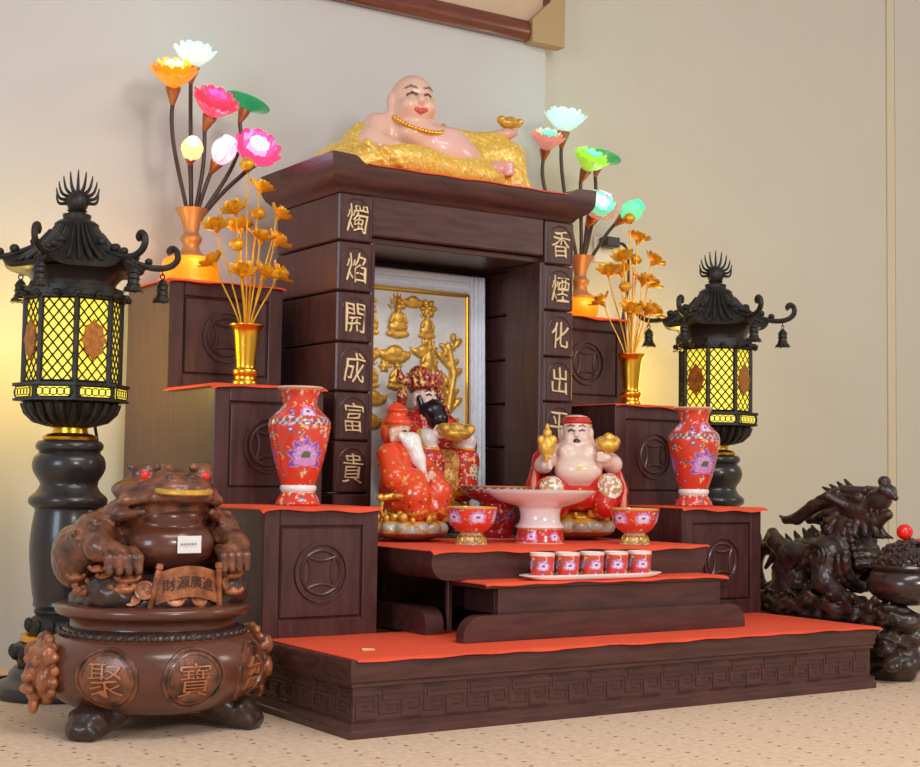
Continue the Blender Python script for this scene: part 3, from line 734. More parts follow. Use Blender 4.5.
# tray and five tea cups
tr = thing('cup_tray', 'long white oval porcelain tray on the lower step table', 'tray', (.792, .196, .3003), math.radians(-1))
mb = MB(); V = []; F = []; n = 64
for sx, z in ((.82, 0), (.90, .002), (1.0, .010), (1.0, .0125), (.96, .0125), (.88, .006), (.0, .0055)):
    for i in range(n):
        a = 2*PI*i/n; c, s_ = math.cos(a), math.sin(a); e = .55
        V.append((math.copysign(abs(c)**e, c)*.212*(sx if sx else .001), math.copysign(abs(s_)**e, s_)*.042*(sx if sx else .001), z))
for j in range(6):
    for i in range(n): F.append((j*n+i, j*n+(i+1) % n, (j+1)*n+(i+1) % n, (j+1)*n+i))
F.append(tuple(range(n))[::-1]); mb.add(V, F); mb.build('tray_dish', 'white', tr, 50)
CP = [(.0, .001), (.021, 0), (.0235, .003), (.0245, .012), (.0255, .035), (.0265, .0495), (.0272, .052), (.0262, .0525), (.0245, .046), (.022, .010), (0, .008)]
def cup_paint(th, h, rr, idx, n):
    C = floral(th, h, np.full_like(h, .0255), 41, RED, 34, [(FR-.1+q*1.57, .022, .0155, LOTS(.0255)) for q in range(4)], [(0, .002, 'white')])
    C[(h > .0465) | (idx > n*.62)] = srgb(244, 236, 228); return C
for i, nm in enumerate(('beside the tray end under the white plate', 'second', 'third', 'fourth', 'fifth')):
    x = .792+(i-2)*.0765
    lb = ['small red floral tea cup at the tray end beneath the white fruit plate', 'small red floral tea cup, next to the end cup beneath the white plate', 'small red floral tea cup in the middle of the tray', 'small red floral tea cup, next to the end cup beneath the right bowl', 'small red floral tea cup at the tray end beneath the footed bowl'][i].replace('the right bowl', 'the footed bowl')
    c = thing('tea_cup', lb, 'cup', (x, .1965-(i-2)*.0011, .3064), .15*(i % 3-1)*.8, 'row of five tea cups'); c.scale = (1.16, 1.16, 1.13); pot('cup_body', CP, 80, c, cup_paint)

# ================================================================== golden flower bouquets
GV = smoothprof([(.030, 0), (.034, .003), (.034, .016), (.030, .020), (.029, .030), (.033, .034), (.034, .046), (.029, .050), (.026, .054), (.027, .075), (.030, .105), (.033, .135), (.037, .152), (.046, .164), (.047, .168)], 3)+[(.043, .166), (.032, .148), (.0, .14)]
def gold_flower(R, n, bud=False):
    mb = MB()
    if bud:
        for k in range(7):
            a = 2*PI*k/7; X = Matrix.Rotation(a, 4, 'Z')
            V = []
            for j in range(6):
                t = j/5; r = R*.62*math.sin(PI*(.15+.75*t)); z = R*1.1*t
                V += [(r, -R*.32*math.sin(PI*(.1+.85*t)), z), (r*1.12, 0, z), (r, R*.32*math.sin(PI*(.1+.85*t)), z)]
            F = [(j*3+i, j*3+i+1, j*3+i+4, j*3+i+3) for j in range(5) for i in range(2)]
            mb.add(V, F, X)
        mb.ell((0, 0, R*.5), (R*.45, R*.45, R*.5))
    else:
        for lay, (m_, tilt, sc) in enumerate(((n, 18, 1), (n, 48, .72))):
            for k in range(m_):
                X = Matrix.Rotation(2*PI*(k+.5*lay)/m_, 4, 'Z') @ Matrix.Rotation(math.radians(-tilt), 4, 'Y')
                V = []
                for j in range(6):
                    t = j/5; wd = R*sc*.36*math.sin(PI*(.12+.80*t))
                    V += [(R*sc*t, -wd, R*.10+R*.22*t*t), (R*sc*t, 0, R*.02+R*.20*t*t), (R*sc*t, wd, R*.10+R*.22*t*t)]
                V = [(a, b, c-R*.08) for a, b, c in V]
                mb.add(V, [(j*3+i, j*3+i+1, j*3+i+4, j*3+i+3) for j in range(5) for i in range(2)], X)
        mb.ell((0, 0, R*.12), (R*.24, R*.24, R*.2))
        mb.lathe([(.001, -R*.35), (R*.16, -R*.12), (R*.22, .02*R)], 8)
    return mb
GF = {k: gold_flower(*a).mesh('flower', 'goldfl') if False else a for k, a in {'open': (.030, 7), 'small': (.022, 6)}.items()}
MT['goldfl'] = mat('gilded_petals', srgb(252, 180, 46), .36, .45, bump=.3, bscale=150, var=.2, vscale=50)
ME_OPEN = gold_flower(.050, 7).mesh('gold_flower', 'goldfl', 60); ME_BUD = gold_flower(.034, 7, True).mesh('gold_bud', 'goldfl', 60)
def bouquet(lb, x):
    t = thing('golden_flower_vase', lb, 'flower vase', (x, .875, Z2+.0007), 0, 'pair of golden flower vases')
    MB().lathe(GV, 40).build('vase', 'gold', t)
    spots = [(-.008, .585, 0, 'b', (-.1, .1)), (.036, .535, .01, 'o', (.3, -.2)), (-.050, .462, -.02, 'o', (-.7, -.5)), (.037, .462, .03, 'b', (.2, -.2)), (.082, .466, -.01, 'o', (.6, -.4)), (-.093, .415, .0, 'o', (-.5, -.6)),
             (.022, .393, -.03, 'o', (.1, -.4)), (.092, .398, .02, 'o', (.8, -.3)), (-.040, .362, -.02, 'b', (-.1, 0)), (-.030, .298, -.03, 'o', (-.3, -.9)), (.030, .298, -.04, 'o', (.3, -.7)), (.090, .305, .0, 'o', (1.0, -.6)), (-.075, .330, .05, 'o', (-.6, .4)), (.0, .43, .05, 'o', (0, .4))]
    for dx, dz, dy, kd, (tx, ty) in spots:
        ax = Vector((tx, ty, 1.0)).normalized()
        MB().tube(bez((dx*.12, dy*.2, .15), (dx*.3, dy*.4, lerp(.15, dz, .4)), (dx*.8, dy*.9, lerp(.15, dz, .7)), (dx-ax.x*.01, dy-ax.y*.01, dz-.008), 8), .0021, 6).build('stem', 'goldfl', t)
        o = link('gold_bud' if kd == 'b' else 'gold_flower', ME_BUD if kd == 'b' else ME_OPEN, t)
        o.matrix_basis = Matrix.Translation((dx, dy, dz)) @ Vector((0, 0, 1)).rotation_difference(ax).to_matrix().to_4x4() @ Matrix.Rotation(dx*40, 4, 'Z') @ Matrix.Diagonal((.9, .9, .9, 1))
    return t
bouquet('golden metal vase of gilt lotus flowers on the step cabinet nearest the toad pot', .152)
bouquet('golden metal vase of gilt lotus flowers on the step cabinet nearest the dragon', 1.484)

# ================================================================== lit lotus lamps
def petal_mesh(name, L, wd, tilt, curl, m):
    V = []; nj, ni = 7, 5
    for j in range(nj):
        t = j/(nj-1); a = math.radians(tilt)+math.radians(curl)*(t-.4)
        x = L*t*math.sin(a)+.10*L; z = L*t*math.cos(a)
        h = wd*(math.sin(PI*(.14+.80*t))**.8)
        for i in range(ni):
            s = i/(ni-1)*2-1; V.append((x-abs(s)**2*h*.35*math.cos(a), s*h, z+abs(s)**2*h*.35*math.sin(a)))
    F = [(j*ni+i, j*ni+i+1, (j+1)*ni+i+1, (j+1)*ni+i) for j in range(nj-1) for i in range(ni-1)]
    return MB().add(V, F).mesh(name, m, 180)
PCACHE = {}
def lotus(parent, loc, axis, R, cols, kind='lotus'):
    # calyx + bulb is the flower part; every petal is a piece of it
    R *= 1.25; loc = Vector(loc)-Vector((0, 0, R*.38))
    fl = MB(); fl.lathe([(.0001, -R*.80), (R*.09, -R*.78), (R*.14, -R*.6), (R*.30, -R*.12), (R*.30, .0), (.0001, 0)], 14, cap=False)
    o = fl.build('lotus_flower', 'calyx', parent)
    o.matrix_basis = Matrix.Translation(loc) @ Vector((0, 0, 1)).rotation_difference(Vector(axis).normalized()).to_matrix().to_4x4()
    bulb = MB().ell((0, 0, R*.18), (R*.26, R*.26, R*.3)).build('bulb', PM['core'], o)
    if kind == 'leaf':
        P = smoothprof([(R*.16, -R*.05), (R*.45, R*.12), (R*.85, R*.32), (R*1.15, R*.40), (R*1.2, R*.46)], 3)+[(R*1.1, R*.48), (R*.6, R*.36), (.001, R*.3)]
        MB().lathe(P, 32, cap=False).build('leaf_dish', PM[cols[0]], o); return o
    if kind == 'bud': lay = ((8, 1.35, 30, -34, .50), (7, 1.2, 20, -30, .44))
    else: lay = ((10, 1.22, 56, -16, .40), (9, 1.22, 40, -18, .38), (8, 1.1, 24, -14, .34), (5, .85, 10, -8, .28))
    for q, (n, L, tilt, curl, wd) in enumerate(lay):
        c = cols[min(q, len(cols)-1)]; key = (round(R, 3), kind, q, c)
        if key not in PCACHE: PCACHE[key] = petal_mesh('petal', R*L, R*wd, tilt, curl, PM[c])
        for k in range(n): link('petal', PCACHE[key], o, X=Matrix.Rotation(2*PI*(k+.5*q)/n, 4, 'Z') @ Matrix.Translation((0, 0, -R*.05)))
    return o
LB = smoothprof([(.086, 0), (.088, .007), (.084, .024), (.080, .054), (.078, .070), (.066, .080)], 3)
LBR = smoothprof([(.050, 0), (.056, .010), (.064, .036), (.063, .062), (.052, .078), (.040, .081)], 3)
LV = smoothprof([(.060, .079), (.056, .085), (.038, .092), (.026, .104), (.023, .118), (.030, .130), (.031, .140), (.022, .152), (.022, .165), (.030, .190), (.044, .214), (.048, .222)], 3)+[(.044, .222), (.028, .19), (.0, .185)]
def lotus_lamp(lb, loc, flowers, gl, cam_dir):
    t = thing('lotus_lamp', lb, 'lamp', loc, 0)
    MB().lathe(gl, 48).build('glowing_base', 'amber', t)
    MB().lathe(LV, 40).build('lamp_vase', 'lampvase', t)
    ld = bpy.data.lights.new('lamp_base_glow', 'POINT'); ld.energy = .5; ld.color = (1, .5, .15); ld.shadow_soft_size = .04  # unseen point light added in front of the base for its orange glow
    lo = bpy.data.objects.new('lamp_base_glow', ld); COL.objects.link(lo); lo.parent = t; lo.location = (-.02, -.13, .10)
    for (dx, dz, dy, ax, R, cols, kind) in flowers:
        ax = Vector(ax).normalized(); b = Vector((dx, dy, dz)); e = b-ax*R*.9-Vector((0, 0, R*.45))
        MB().tube(bez((dx*.12, dy*.12, .19), (dx*.55, dy*.4, .24+.12*dz), tuple(e-Vector((-dx*.15, 0, .10)) if dz > .45 else e-Vector((dx*.3, 0, .05))), tuple(e), 12), .0062, 8).build('stem', 'stem', t)
        lotus(t, b, ax, R, cols, kind)
        if R > .03:
            l2 = bpy.data.lights.new('flower_bulb', 'POINT'); l2.energy = .22; l2.color = PM[cols[-1]].node_tree.nodes['Principled BSDF'].inputs['Emission Color'].default_value[:3]; l2.shadow_soft_size = .03
            q = bpy.data.objects.new('flower_bulb', l2); COL.objects.link(q); q.parent = t; q.location = b+ax*R*.75
    return t
CAMV = (-.42, -.9, .1)
lotus_lamp('lit lotus lamp with orange, pink and white flowers, on the cabinet beside the toad', (.12, 1.19, Z3+.0007), [
    (.0, .665, .02, (.05, -.15, 1), .052, ('aqua',), 'lotus'), (-.070, .590, -.01, (-.2, -.55, 1), .056, ('orange', 'orange', 'cream'), 'lotus'), (.036, .520, -.03, (.05, -.9, 1), .056, ('pink', 'pink', 'magenta'), 'lotus'),
    (.165, .560, .02, (.35, -.05, 1), .046, ('green',), 'leaf'), (-.024, .385, -.04, (-.3, -.95, .45), .044, ('cream', 'lilac'), 'bud'), (.058, .385, -.04, (.15, -.8, .7), .050, ('lilac', 'lilac'), 'bud'), (.160, .405, -.05, (-.1, -1.2, .7), .058, ('magenta', 'magenta', 'lilac'), 'lotus')], LB, CAMV)
lotus_lamp('lit lotus lamp with green and pale flowers, behind the shrine roof corner', (1.525, 1.19, Z3+.0007), [
    (-.062, .675, .02, (.0, -.2, 1), .060, ('aqua',), 'lotus'), (-.152, .592, .0, (-.2, -.6, 1), .048, ('blush', 'blush', 'mint'), 'lotus'), (-.010, .535, -.04, (.05, -.7, 1), .052, ('lime', 'lime', 'mint'), 'lotus'),
    (.082, .575, .01, (.25, -.05, 1), .050, ('green',), 'leaf'), (.022, .385, -.04, (-.1, -.9, .7), .056, ('blush', 'mint', 'aqua'), 'lotus'), (.085, .405, .02, (.2, -.4, 1), .050, ('lilac', 'blush'), 'bud'), (.172, .395, -.02, (.2, -.9, .5), .050, ('mint', 'mint'), 'bud')], LBR, CAMV)

# ================================================================== palace lanterns
def lantern(lb, loc, rz_body, rz_roof, s=1.0):
    t = thing('palace_lantern', lb, 'lantern', loc, 0, 'pair of palace lanterns')
    # pedestal (turned column)
    MB().lathe(smoothprof([(.165, 0), (.168, .012), (.162, .030), (.135, .042), (.128, .058), (.118, .070)], 3), 48).build('foot', 'iron_s', t)
    MB().lathe([(.106, .070), (.112, .085), (.122, .105), (.118, .125), (.102, .132)], 32).build('carved_collar', 'iron', t)
    for k in range(16):
        a = 2*PI*k/16; MB().ell((.119*math.cos(a), .119*math.sin(a), .108), (.014, .014, .018), 8, 6).build('collar_leaf', 'iron', t)
    MB().lathe([(.100, .131), (.104, .135), (.104, .148), (.096, .152)], 40).build('gold_ring', 'gold', t)
    MB().lathe(smoothprof([(.086, .152), (.090, .165), (.084, .185), (.070, .196), (.074, .205), (.070, .214)], 3), 40).build('carved_collar', 'iron', t)
    for k in range(14):
        a = 2*PI*k/14; MB().ell((.086*math.cos(a), .086*math.sin(a), .172), (.012, .012, .018), 8, 6).build('collar_leaf', 'iron', t)
    MB().lathe(smoothprof([(.072, .214), (.078, .222), (.076, .235), (.080, .25), (.088, .32), (.090, .37), (.086, .42), (.080, .455), (.083, .462), (.094, .470), (.097, .480), (.094, .490), (.080, .502), (.072, .515), (.070, .525), (.080, .54), (.089, .558), (.090, .575), (.084, .592), (.074, .602), (.082, .610), (.083, .622), (.076, .630)], 2), 48).build('turned_column', 'iron_s', t)
    MB().lathe([(.056, .628), (.066, .632), (.068, .640), (.060, .646), (.044, .650), (.042, .664), (.050, .668)], 40).build('gold_neck', 'gold', t)
    # bowl under the lamp with lotus-petal ribs
    MB().lathe(smoothprof([(.048, .664), (.060, .672), (.086, .682), (.104, .702), (.112, .722), (.130, .732)], 3), 48).build('lamp_bowl', 'iron', t)
    for k in range(24):
        a = 2*PI*k/24; P = [(.058, .672), (.088, .683), (.108, .703), (.118, .724)]
        MB().tube([(r*math.cos(a), r*math.sin(a), z) for r, z in P], [.007, .010, .011, .008], 6).build('bowl_rib', 'iron', t)
    N = 8; Rb = .138; X0_ = Matrix.Rotation(rz_body, 4, 'Z')
    def octring(r0, z0, z1, r1=None):
        r1 = r0 if r1 is None else r1; q = 1/math.cos(PI/8)*0+1
        V = [(r*math.cos(2*PI*k/8), r*math.sin(2*PI*k/8), z) for r, z in ((r0, z0), (r1, z1)) for k in range(8)]
        return V, [tuple(range(8))[::-1], tuple(range(8, 16))]+[(k, (k+1) % 8, 8+(k+1) % 8, 8+k) for k in range(8)]
    mb = MB(); mb.add(*octring(.142, .728, .734), X0_); mb.add(*octring(.144, .764, .772), X0_); mb.add(*octring(.136, .734, .764), X0_); mb.build('lower_band', 'iron', t)
    ap8 = math.cos(PI/8)
    for k in range(8):
        a = rz_body+2*PI*(k+.5)/8; X = Matrix.Rotation(a, 4, 'Z') @ Matrix.Translation((.136*ap8, 0, .749)) @ Matrix.Rotation(PI/2, 4, 'Z')
        P = [(-.042, -.010), (-.036, -.0135), (.036, -.0135), (.042, -.010), (.042, .010), (.036, .0135), (-.036, .0135), (-.042, .010)]
        o = MB().prism([(x, z) for x, z in P], -.004, .004, 'xz', X).build('band_pane', 'glow', t)
        mb = MB()
        for q in range(5):
            mb.tube([((-.036+q*.018)+.011*math.cos(u), -.005, .009*math.sin(u)) for u in [2*PI*i/10 for i in range(11)]], .0014, 4, X)
        mb.tube([(x, -.004, z) for x, z in P+[P[0]]], .0022, 5, X); mb.build('band_tracery', 'iron', o)
    # lit panes with diagonal lattice
    zb, zt = .774, .985; R0 = .118
    for k in range(8):
        a = rz_body+2*PI*k/8; MB().tube([(R0*math.cos(a), R0*math.sin(a), zb-.002), (R0*math.cos(a), R0*math.sin(a), zt+.004)], .0068, 6).build('corner_post', 'iron', t)
        a = rz_body+2*PI*(k+.5)/8; wd = 2*R0*math.sin(PI/8)-.010
        X = Matrix.Rotation(a, 4, 'Z') @ Matrix.Translation((R0*ap8-.006, 0, 0)) @ Matrix.Rotation(PI/2, 4, 'Z')
        o = MB().box(-wd/2, wd/2, -.002, .002, zb, zt, X).build('glass_pane', 'glow', t)
        mb = MB(); hw = wd/2; sp = .031; hz = zt-zb
        for sg in (1, -1):
            c = -hz-hw*2
            while c < hz+hw*2:
                # line z = sg*1.25*x + c clipped to the pane
                pts = []
                for x in (-hw, hw):
                    z = sg*1.2*x+c
                    if 0 <= z <= hz: pts.append((x, z))
                for z in (0, hz):
                    x = (z-c)/(sg*1.2)
                    if -hw < x < hw: pts.append((x, z))
                if len(pts) >= 2:
                    p, q = pts[0], pts[1]; mb.tube([(p[0], -.006, zb+p[1]), (q[0], -.006, zb+q[1])], .0021, 4, X)
                c += sp
        for x in (-hw, hw): mb.tube([(x, -.006, zb), (x, -.006, zt)], .003, 4, X)
        for z in (zb+.002, zt-.002): mb.tube([(-hw, -.006, z), (hw, -.006, z)], .0035, 4, X)
        mb.build('lattice', 'iron', o)
        if k % 2 == 0:
            P = []
            for i in range(24):
                u = 2*PI*i/24; e = 1+.10*math.cos(8*u); P.append((.031*e*math.copysign(abs(math.cos(u))**1.25, math.cos(u)), (zb+zt)/2+.048*e*math.copysign(abs(math.sin(u))**1.25, math.sin(u))))
            pl = MB().prism(P, -.013, -.007, 'xz', X).build('plaque', 'plaque', o)
    mb = MB(); mb.add(*octring(.130, .984, .990), X0_); mb.add(*octring(.136, .990, 1.002), X0_); mb.add(*octring(.122, 1.002, 1.016), X0_); mb.build('upper_band', 'iron', t)
    for k in range(16):
        a = rz_body+2*PI*k/16; MB().ell((.134*math.cos(a), .134*math.sin(a), .992), (.010, .010, .009), 8, 6).build('band_scroll', 'iron', t)
    # six-sided swept roof
    MB().lathe(smoothprof([(.100, 1.012), (.104, 1.03), (.124, 1.05), (.150, 1.058)], 3), 48).build('roof_soffit', 'iron_s', t)
    V = []; F = []; n = 72; pr = [(0, .168, 1.056), (.1, .172, 1.068), (.35, .128, 1.088), (.6, .088, 1.118), (.85, .060, 1.155), (1, .048, 1.178)]
    for t_, r, z in pr:
        for i in range(n):
            a = 2*PI*i/n; d = (a % (PI/3))-PI/6; hexr = r/math.cos(d)*math.cos(PI/6)*1.06; kx = lerp(hexr, r, t_*.6)
            cor = (abs(d)/(PI/6))**6*(1-t_)*.022
            V.append((kx*math.cos(a+rz_roof), kx*math.sin(a+rz_roof), z+cor))
    for j in range(len(pr)-1):
        for i in range(n): F.append((j*n+i, j*n+(i+1) % n, (j+1)*n+(i+1) % n, (j+1)*n+i))
    F += [tuple(range(n))[::-1], tuple((len(pr)-1)*n+i for i in range(n))]
    rf = MB().add(V, F).build('roof', 'iron', t)
    for k in range(36):
        a = rz_roof+2*PI*(k+.5)/36; P = [(.160, 1.070), (.128, 1.092), (.09, 1.119), (.062, 1.156), (.05, 1.178)]
        MB().tube([(r*math.cos(a), r*math.sin(a), z+.001) for r, z in P], [.0055, .0055, .005, .004, .003], 6).build('roof_tile', 'iron', rf)
    MB().lathe([(.052, 1.172), (.056, 1.180), (.046, 1.188), (.034, 1.192), (.036, 1.205), (.022, 1.21), (.018, 1.216)], 24).build('roof_cap', 'iron', rf)
    for k in range(6):
        a = rz_roof+2*PI*k/6; c, s_ = math.cos(a), math.sin(a)
        prof = [(.060, 1.160), (.095, 1.122), (.135, 1.100), (.175, 1.086), (.215, 1.083), (.245, 1.092), (.260, 1.110), (.258, 1.130), (.246, 1.138), (.238, 1.130), (.243, 1.122)]
        ar = MB().tube([(r*c, r*s_, z) for r, z in [(q.x, q.y) for q in spline([Vector((r, z, 0)) for r, z in prof], 4)]], .0085, 8).build('roof_arm', 'iron', t)
        for r, z, q in ((.10, 1.128, .014), (.150, 1.108, .013), (.185, 1.098, .011)):
            MB().ell((r*c, r*s_, z), (q, q, q*.9), 8, 6).build('arm_scroll', 'iron', ar)
        bl = MB(); bx, by = .222*c, .222*s_
        bl.lathe([(.006, -.008), (.013, -.016), (.0145, -.026), (.014, -.044), (.018, -.056), (.024, -.066), (.020, -.064), (.0, -.05)], 12, Matrix.Translation((bx, by, 1.062)), cap=False)
        for z in (-.022, -.036, -.05): bl.lathe([(.0145, z-.002), (.0175, z), (.0145, z+.002)], 12, Matrix.Translation((bx, by, 1.062)), cap=False)
        bl.tube([(bx+.006*math.cos(u), by, 1.062+.0+.007*math.sin(u)) for u in [2*PI*i/10 for i in range(11)]], .0018, 4)
        bl.tube([(bx, by, 1.064), (bx, by, 1.080)], .0018, 4)
        for q in range(6):
            u = 2*PI*q/6; bl.tube([(bx+.018*math.cos(u), by+.018*math.sin(u), 1.004), (bx+.026*math.cos(u), by+.026*math.sin(u), .993)], [.004, .001], 5)
        bl.build('bell', 'iron', t)
    fn = MB(); fn.ell((0, 0, 1.238), (.028, .028, .030), 16, 10); fn.lathe([(.018, 1.21), (.026, 1.216), (.014, 1.222)], 16); fo = fn.build('finial_pearl', 'iron', t)
    V_ = Vector((math.cos(-YAW), math.sin(-YAW), 0))
    for i in range(11):
        u = (i-5)/5; ang = u*1.75; b = Vector((.026*math.sin(ang), 0, 1.240+.024*math.cos(ang)))
        hgt = .040*(1-.25*abs(u)); d = Vector((math.sin(ang*.95), 0, math.cos(ang*.95)))
        P = [b, b+d*hgt*.45+Vector((.006*u, 0, 0)), b+d*hgt*.75+Vector((.004*u, 0, .012)), b+d*hgt*.85+Vector((.003*u, 0, .024))]
        Q = [Matrix.Rotation(-YAW, 4, 'Z') @ p for p in spline(P, 4)]
        MB().tube(Q, [lerp(.0055, .0014, q/(len(Q)-1)) for q in range(len(Q))], 6).build('flame_ray', 'iron', fo)
    ld = bpy.data.lights.new('lantern_wall_glow', 'POINT'); ld.energy = 5; ld.color = (1, .70, .11); ld.shadow_soft_size = .12  # unseen light added behind the lantern, outside its panes, for the wall glow
    ld.energy = 6.5
    for dx, dy in ((.0, .20),):
        q = bpy.data.objects.new('lantern_wall_glow', ld); COL.objects.link(q); q.parent = t; q.location = (dx, dy, .88)
    t.scale = (s, s, s)
    return t
lantern('black palace lantern with lit yellow panes on its column behind the toad pot', (-.314, .885, .001), math.radians(-105), math.radians(-70), .985)
lantern('black palace lantern with lit yellow panes behind the red vase and dragon', (1.90, .93, .001), math.radians(-100), math.radians(-100), 1.0)

# ================================================================== cables and plug
c1 = MB().tube([tuple(p) for p in spline([(-.235, .93, .66), (-.19, 1.02, .58), (-.17, 1.10, .50), (-.18, 1.17, .40), (-.16, 1.2, .25), (-.2, 1.2, .08), (-.30, 1.22, .01), (-.5, 1.2, .008), (-.62, 1.12, .008)], 6)], .0042, 6).build('power_cable', 'black')
tag(c1, 'black power cable running down behind the lantern near the toad', 'cable')
c2 = MB().tube([tuple(p) for p in spline([(-.50, .86, .03), (-.50, .84, .07), (-.545, .83, .085), (-.58, .85, .05), (-.62, .88, .01), (-.70, .9, .008)], 6)], .0042, 6).build('power_cable', 'black')
tag(c2, 'black cable looping beside the foot of the lantern near the toad', 'cable')
so = thing('wall_socket', 'white wall socket behind the golden flowers', 'socket', (1.83, 1.449, 1.38))
MB().cbox(-.045, .045, -.010, 0, -.045, .045, .004).build('face_plate', 'gilt_red', so)
pl = thing('black_plug', 'black plug with hanging cord in the wall socket', 'plug', (1.815, 1.438, 1.405))
MB().cbox(-.012, .05, -.050, 0, -.018, .018, .004).build('plug_body', 'black', pl)
MB().tube([tuple(p) for p in spline([(.05, -.03, .0), (.08, -.035, -.005), (.10, -.035, -.05), (.10, -.035, -.15), (.085, -.03, -.24), (.08, -.03, -.30), (.09, -.03, -.45), (.1, -.03, -.62)], 6)], .0055, 6).build('cord', 'black', pl)

# ================================================================== statues
SK = srgb(236, 190, 168); SKP = srgb(226, 172, 150); YEL = srgb(240, 194, 76); DK = srgb(40, 26, 26); LIP = srgb(200, 60, 56); WHT = srgb(240, 236, 232)
RRED = srgb(234, 76, 36); GLD = srgb(224, 160, 50); BRD = srgb(34, 24, 28)
def head_prims(c, r, rz, skin, smile=True, ears=True, dark=DK, lip=LIP, fat=1.0, brow=DK, openm=False, fine=1.0):
    c = np.array(c, float); cs, sn = math.cos(rz), math.sin(rz)
    def T(p): p = np.array(p, float)*r; return c+np.array([p[0]*cs-p[1]*sn, p[0]*sn+p[1]*cs, p[2]])
    rr = (0, 0, rz)
    L = [E_(T((0, .05, .2)), np.array((.76, .82, .80))*r, rr, skin), E_(T((0, -.12, -.32)), np.array((.74*fat, .70, .62))*r, rr, skin),
         E_(T((0, -.84, -.06)), np.array((.15, .17, .18))*r, rr, skin), E_(T((.36, -.56, -.25)), np.array((.30, .30, .26))*r, rr, skin), E_(T((-.36, -.56, -.25)), np.array((.30, .30, .26))*r, rr, skin)]
    if ears:
        for s in (-1, 1): L += [E_(T((s*.80, .08, -.02)), np.array((.13, .24, .34))*r, rr, skin), E_(T((s*.80, .02, -.42)), np.array((.13, .16, .22))*r, rr, skin)]
    for s in (-1, 1):
        L += [C_(T((s*.16, -.80, .13)), T((s*.30, -.76, .19)), .055*r*fine, .06*r*fine, dark, .0006), C_(T((s*.30, -.76, .19)), T((s*.46, -.66, .12)), .06*r*fine, .045*r*fine, dark, .0006)]
        L += [C_(T((s*.14, -.76, .38)), T((s*.34, -.72, .46)), .05*r*fine, .06*r*fine, brow, .0006), C_(T((s*.34, -.72, .46)), T((s*.54, -.60, .36)), .06*r*fine, .04*r*fine, brow, .0006)]
    if smile:
        L += [C_(T((-.30, -.70, -.36)), T((0, -.83, -.48)), .06*r, .085*r, lip, .0006), C_(T((.30, -.70, -.36)), T((0, -.83, -.48)), .06*r, .085*r, lip, .0006)]
    if openm: L += [E_(T((0, -.82, -.46)), np.array((.13, .08, .13))*r, rr, DK, .0006)]
    return L
def spots(pal, p, s, base_mask=None):
    def f(V, C, ids):
        C = C.copy(); h = hash3(V, s); h2 = hash3(V+.37, s*1.0)
        for i, c in enumerate(pal):
            m = (h > 1-p) & (np.floor(h2*len(pal)) == i); C[m] = c
        return C
    return f
def ingot(name, c, L, parent, m='gold', rx=0, rz=0, cell=.002):
    P = [E_((0, 0, 0), (L*.5, L*.30, L*.20)), E_((-L*.46, 0, L*.14), (L*.15, L*.22, L*.16), (0, .5, 0)), E_((L*.46, 0, L*.14), (L*.15, L*.22, L*.16), (0, -.5, 0)), E_((0, 0, L*.16), (L*.26, L*.22, L*.16)), E_((0, 0, L*.02), (L*.44, L*.32, L*.06))]
    o = sculpt(name, P, cell, m, parent, L*.06); o.matrix_basis = Matrix.Translation(c) @ Matrix.Rotation(rz, 4, 'Z') @ Matrix.Rotation(rx, 4, 'X'); return o

# ---- reclining laughing Buddha on the shrine roof
bu = thing('reclining_buddha', 'reclining smiling Buddha in yellow robe holding up a gold ingot', 'statue', (.775, 1.0, 1.4035))
B = head_prims((-.062, -.035, .246), .083, math.radians(-10), SK, fat=1.06, lip=srgb(214, 84, 72), fine=.55, dark=srgb(90, 70, 66), brow=srgb(150, 120, 110))
B += [C_((-.05, -.0, .19), (-.045, .0, .15), .06, .075, SK), E_((-.035, .005, .135), (.135, .085, .075), (0, .12, 0), SK, .03), E_((.05, -.04, .105), (.125, .085, .075), (0, .22, 0), srgb(240, 188, 178), .03), E_((-.06, -.07, .148), (.06, .035, .035), (0, 0, 0), SK, .02), E_((.05, -.075, .148), (.05, .03, .03), (0, 0, 0), SK, .02)]
B += chain([(-.16, .0, .165), (-.20, -.03, .11), (-.155, -.085, .085)], [.045, .038, .03], SK, .02)+[E_((-.125, -.10, .085), (.03, .022, .02), (0, 0, 0), SK)]
B += [C_((.235, -.04, .185), (.27, -.045, .198), .02, .02, SKP), E_((.285, -.045, .202), (.028, .024, .014), (0, -.3, 0), SKP)]
B += [C_((.275+i*.007, -.045-.012+.008*i, .205), (.305+i*.002, -.055+.012*i, .221), .006, .005, SKP, .003) for i in range(4)]
B += [E_((.198, -.105, .070), (.044, .024, .026), (0, -.25, .2), srgb(232, 168, 160))]+[C_((.225, -.115, .058+.010*i), (.240, -.122, .060+.0105*i), .0075, .0065, srgb(232, 168, 160), .006) for i in range(4)]
B += [E_((.285, -.10, .022), (.045, .024, .018), (0, 0, .2), srgb(232, 150, 130))]
sculpt('body', B, .0026, 'fig', bu, .012, flat=.0005)
Rb = [E_((-.245, .02, .055), (.13, .09, .065), (0, -.35, 0)), E_((-.19, .02, .12), (.075, .07, .06), (0, -.6, 0)), E_((-.13, .055, .15), (.07, .05, .05)), E_((-.22, -.06, .04), (.11, .06, .05), (0, -.15, 0)), E_((-.06, -.10, .055), (.14, .045, .05), (0, .1, 0)), E_((.10, -.095, .045), (.13, .05, .05)), E_((.02, .02, .05), (.2, .09, .06)),
      E_((.24, -.02, .02), (.10, .08, .03))]
Rb += chain([(.12, -.02, .08), (.24, -.03, .12), (.272, -.05, .115), (.280, -.075, .03)], [.06, .058, .056, .046], None, .02)
Rb += chain([(.11, .01, .165), (.17, -.0, .15), (.245, -.035, .178)], [.042, .046, .030], None, .02)
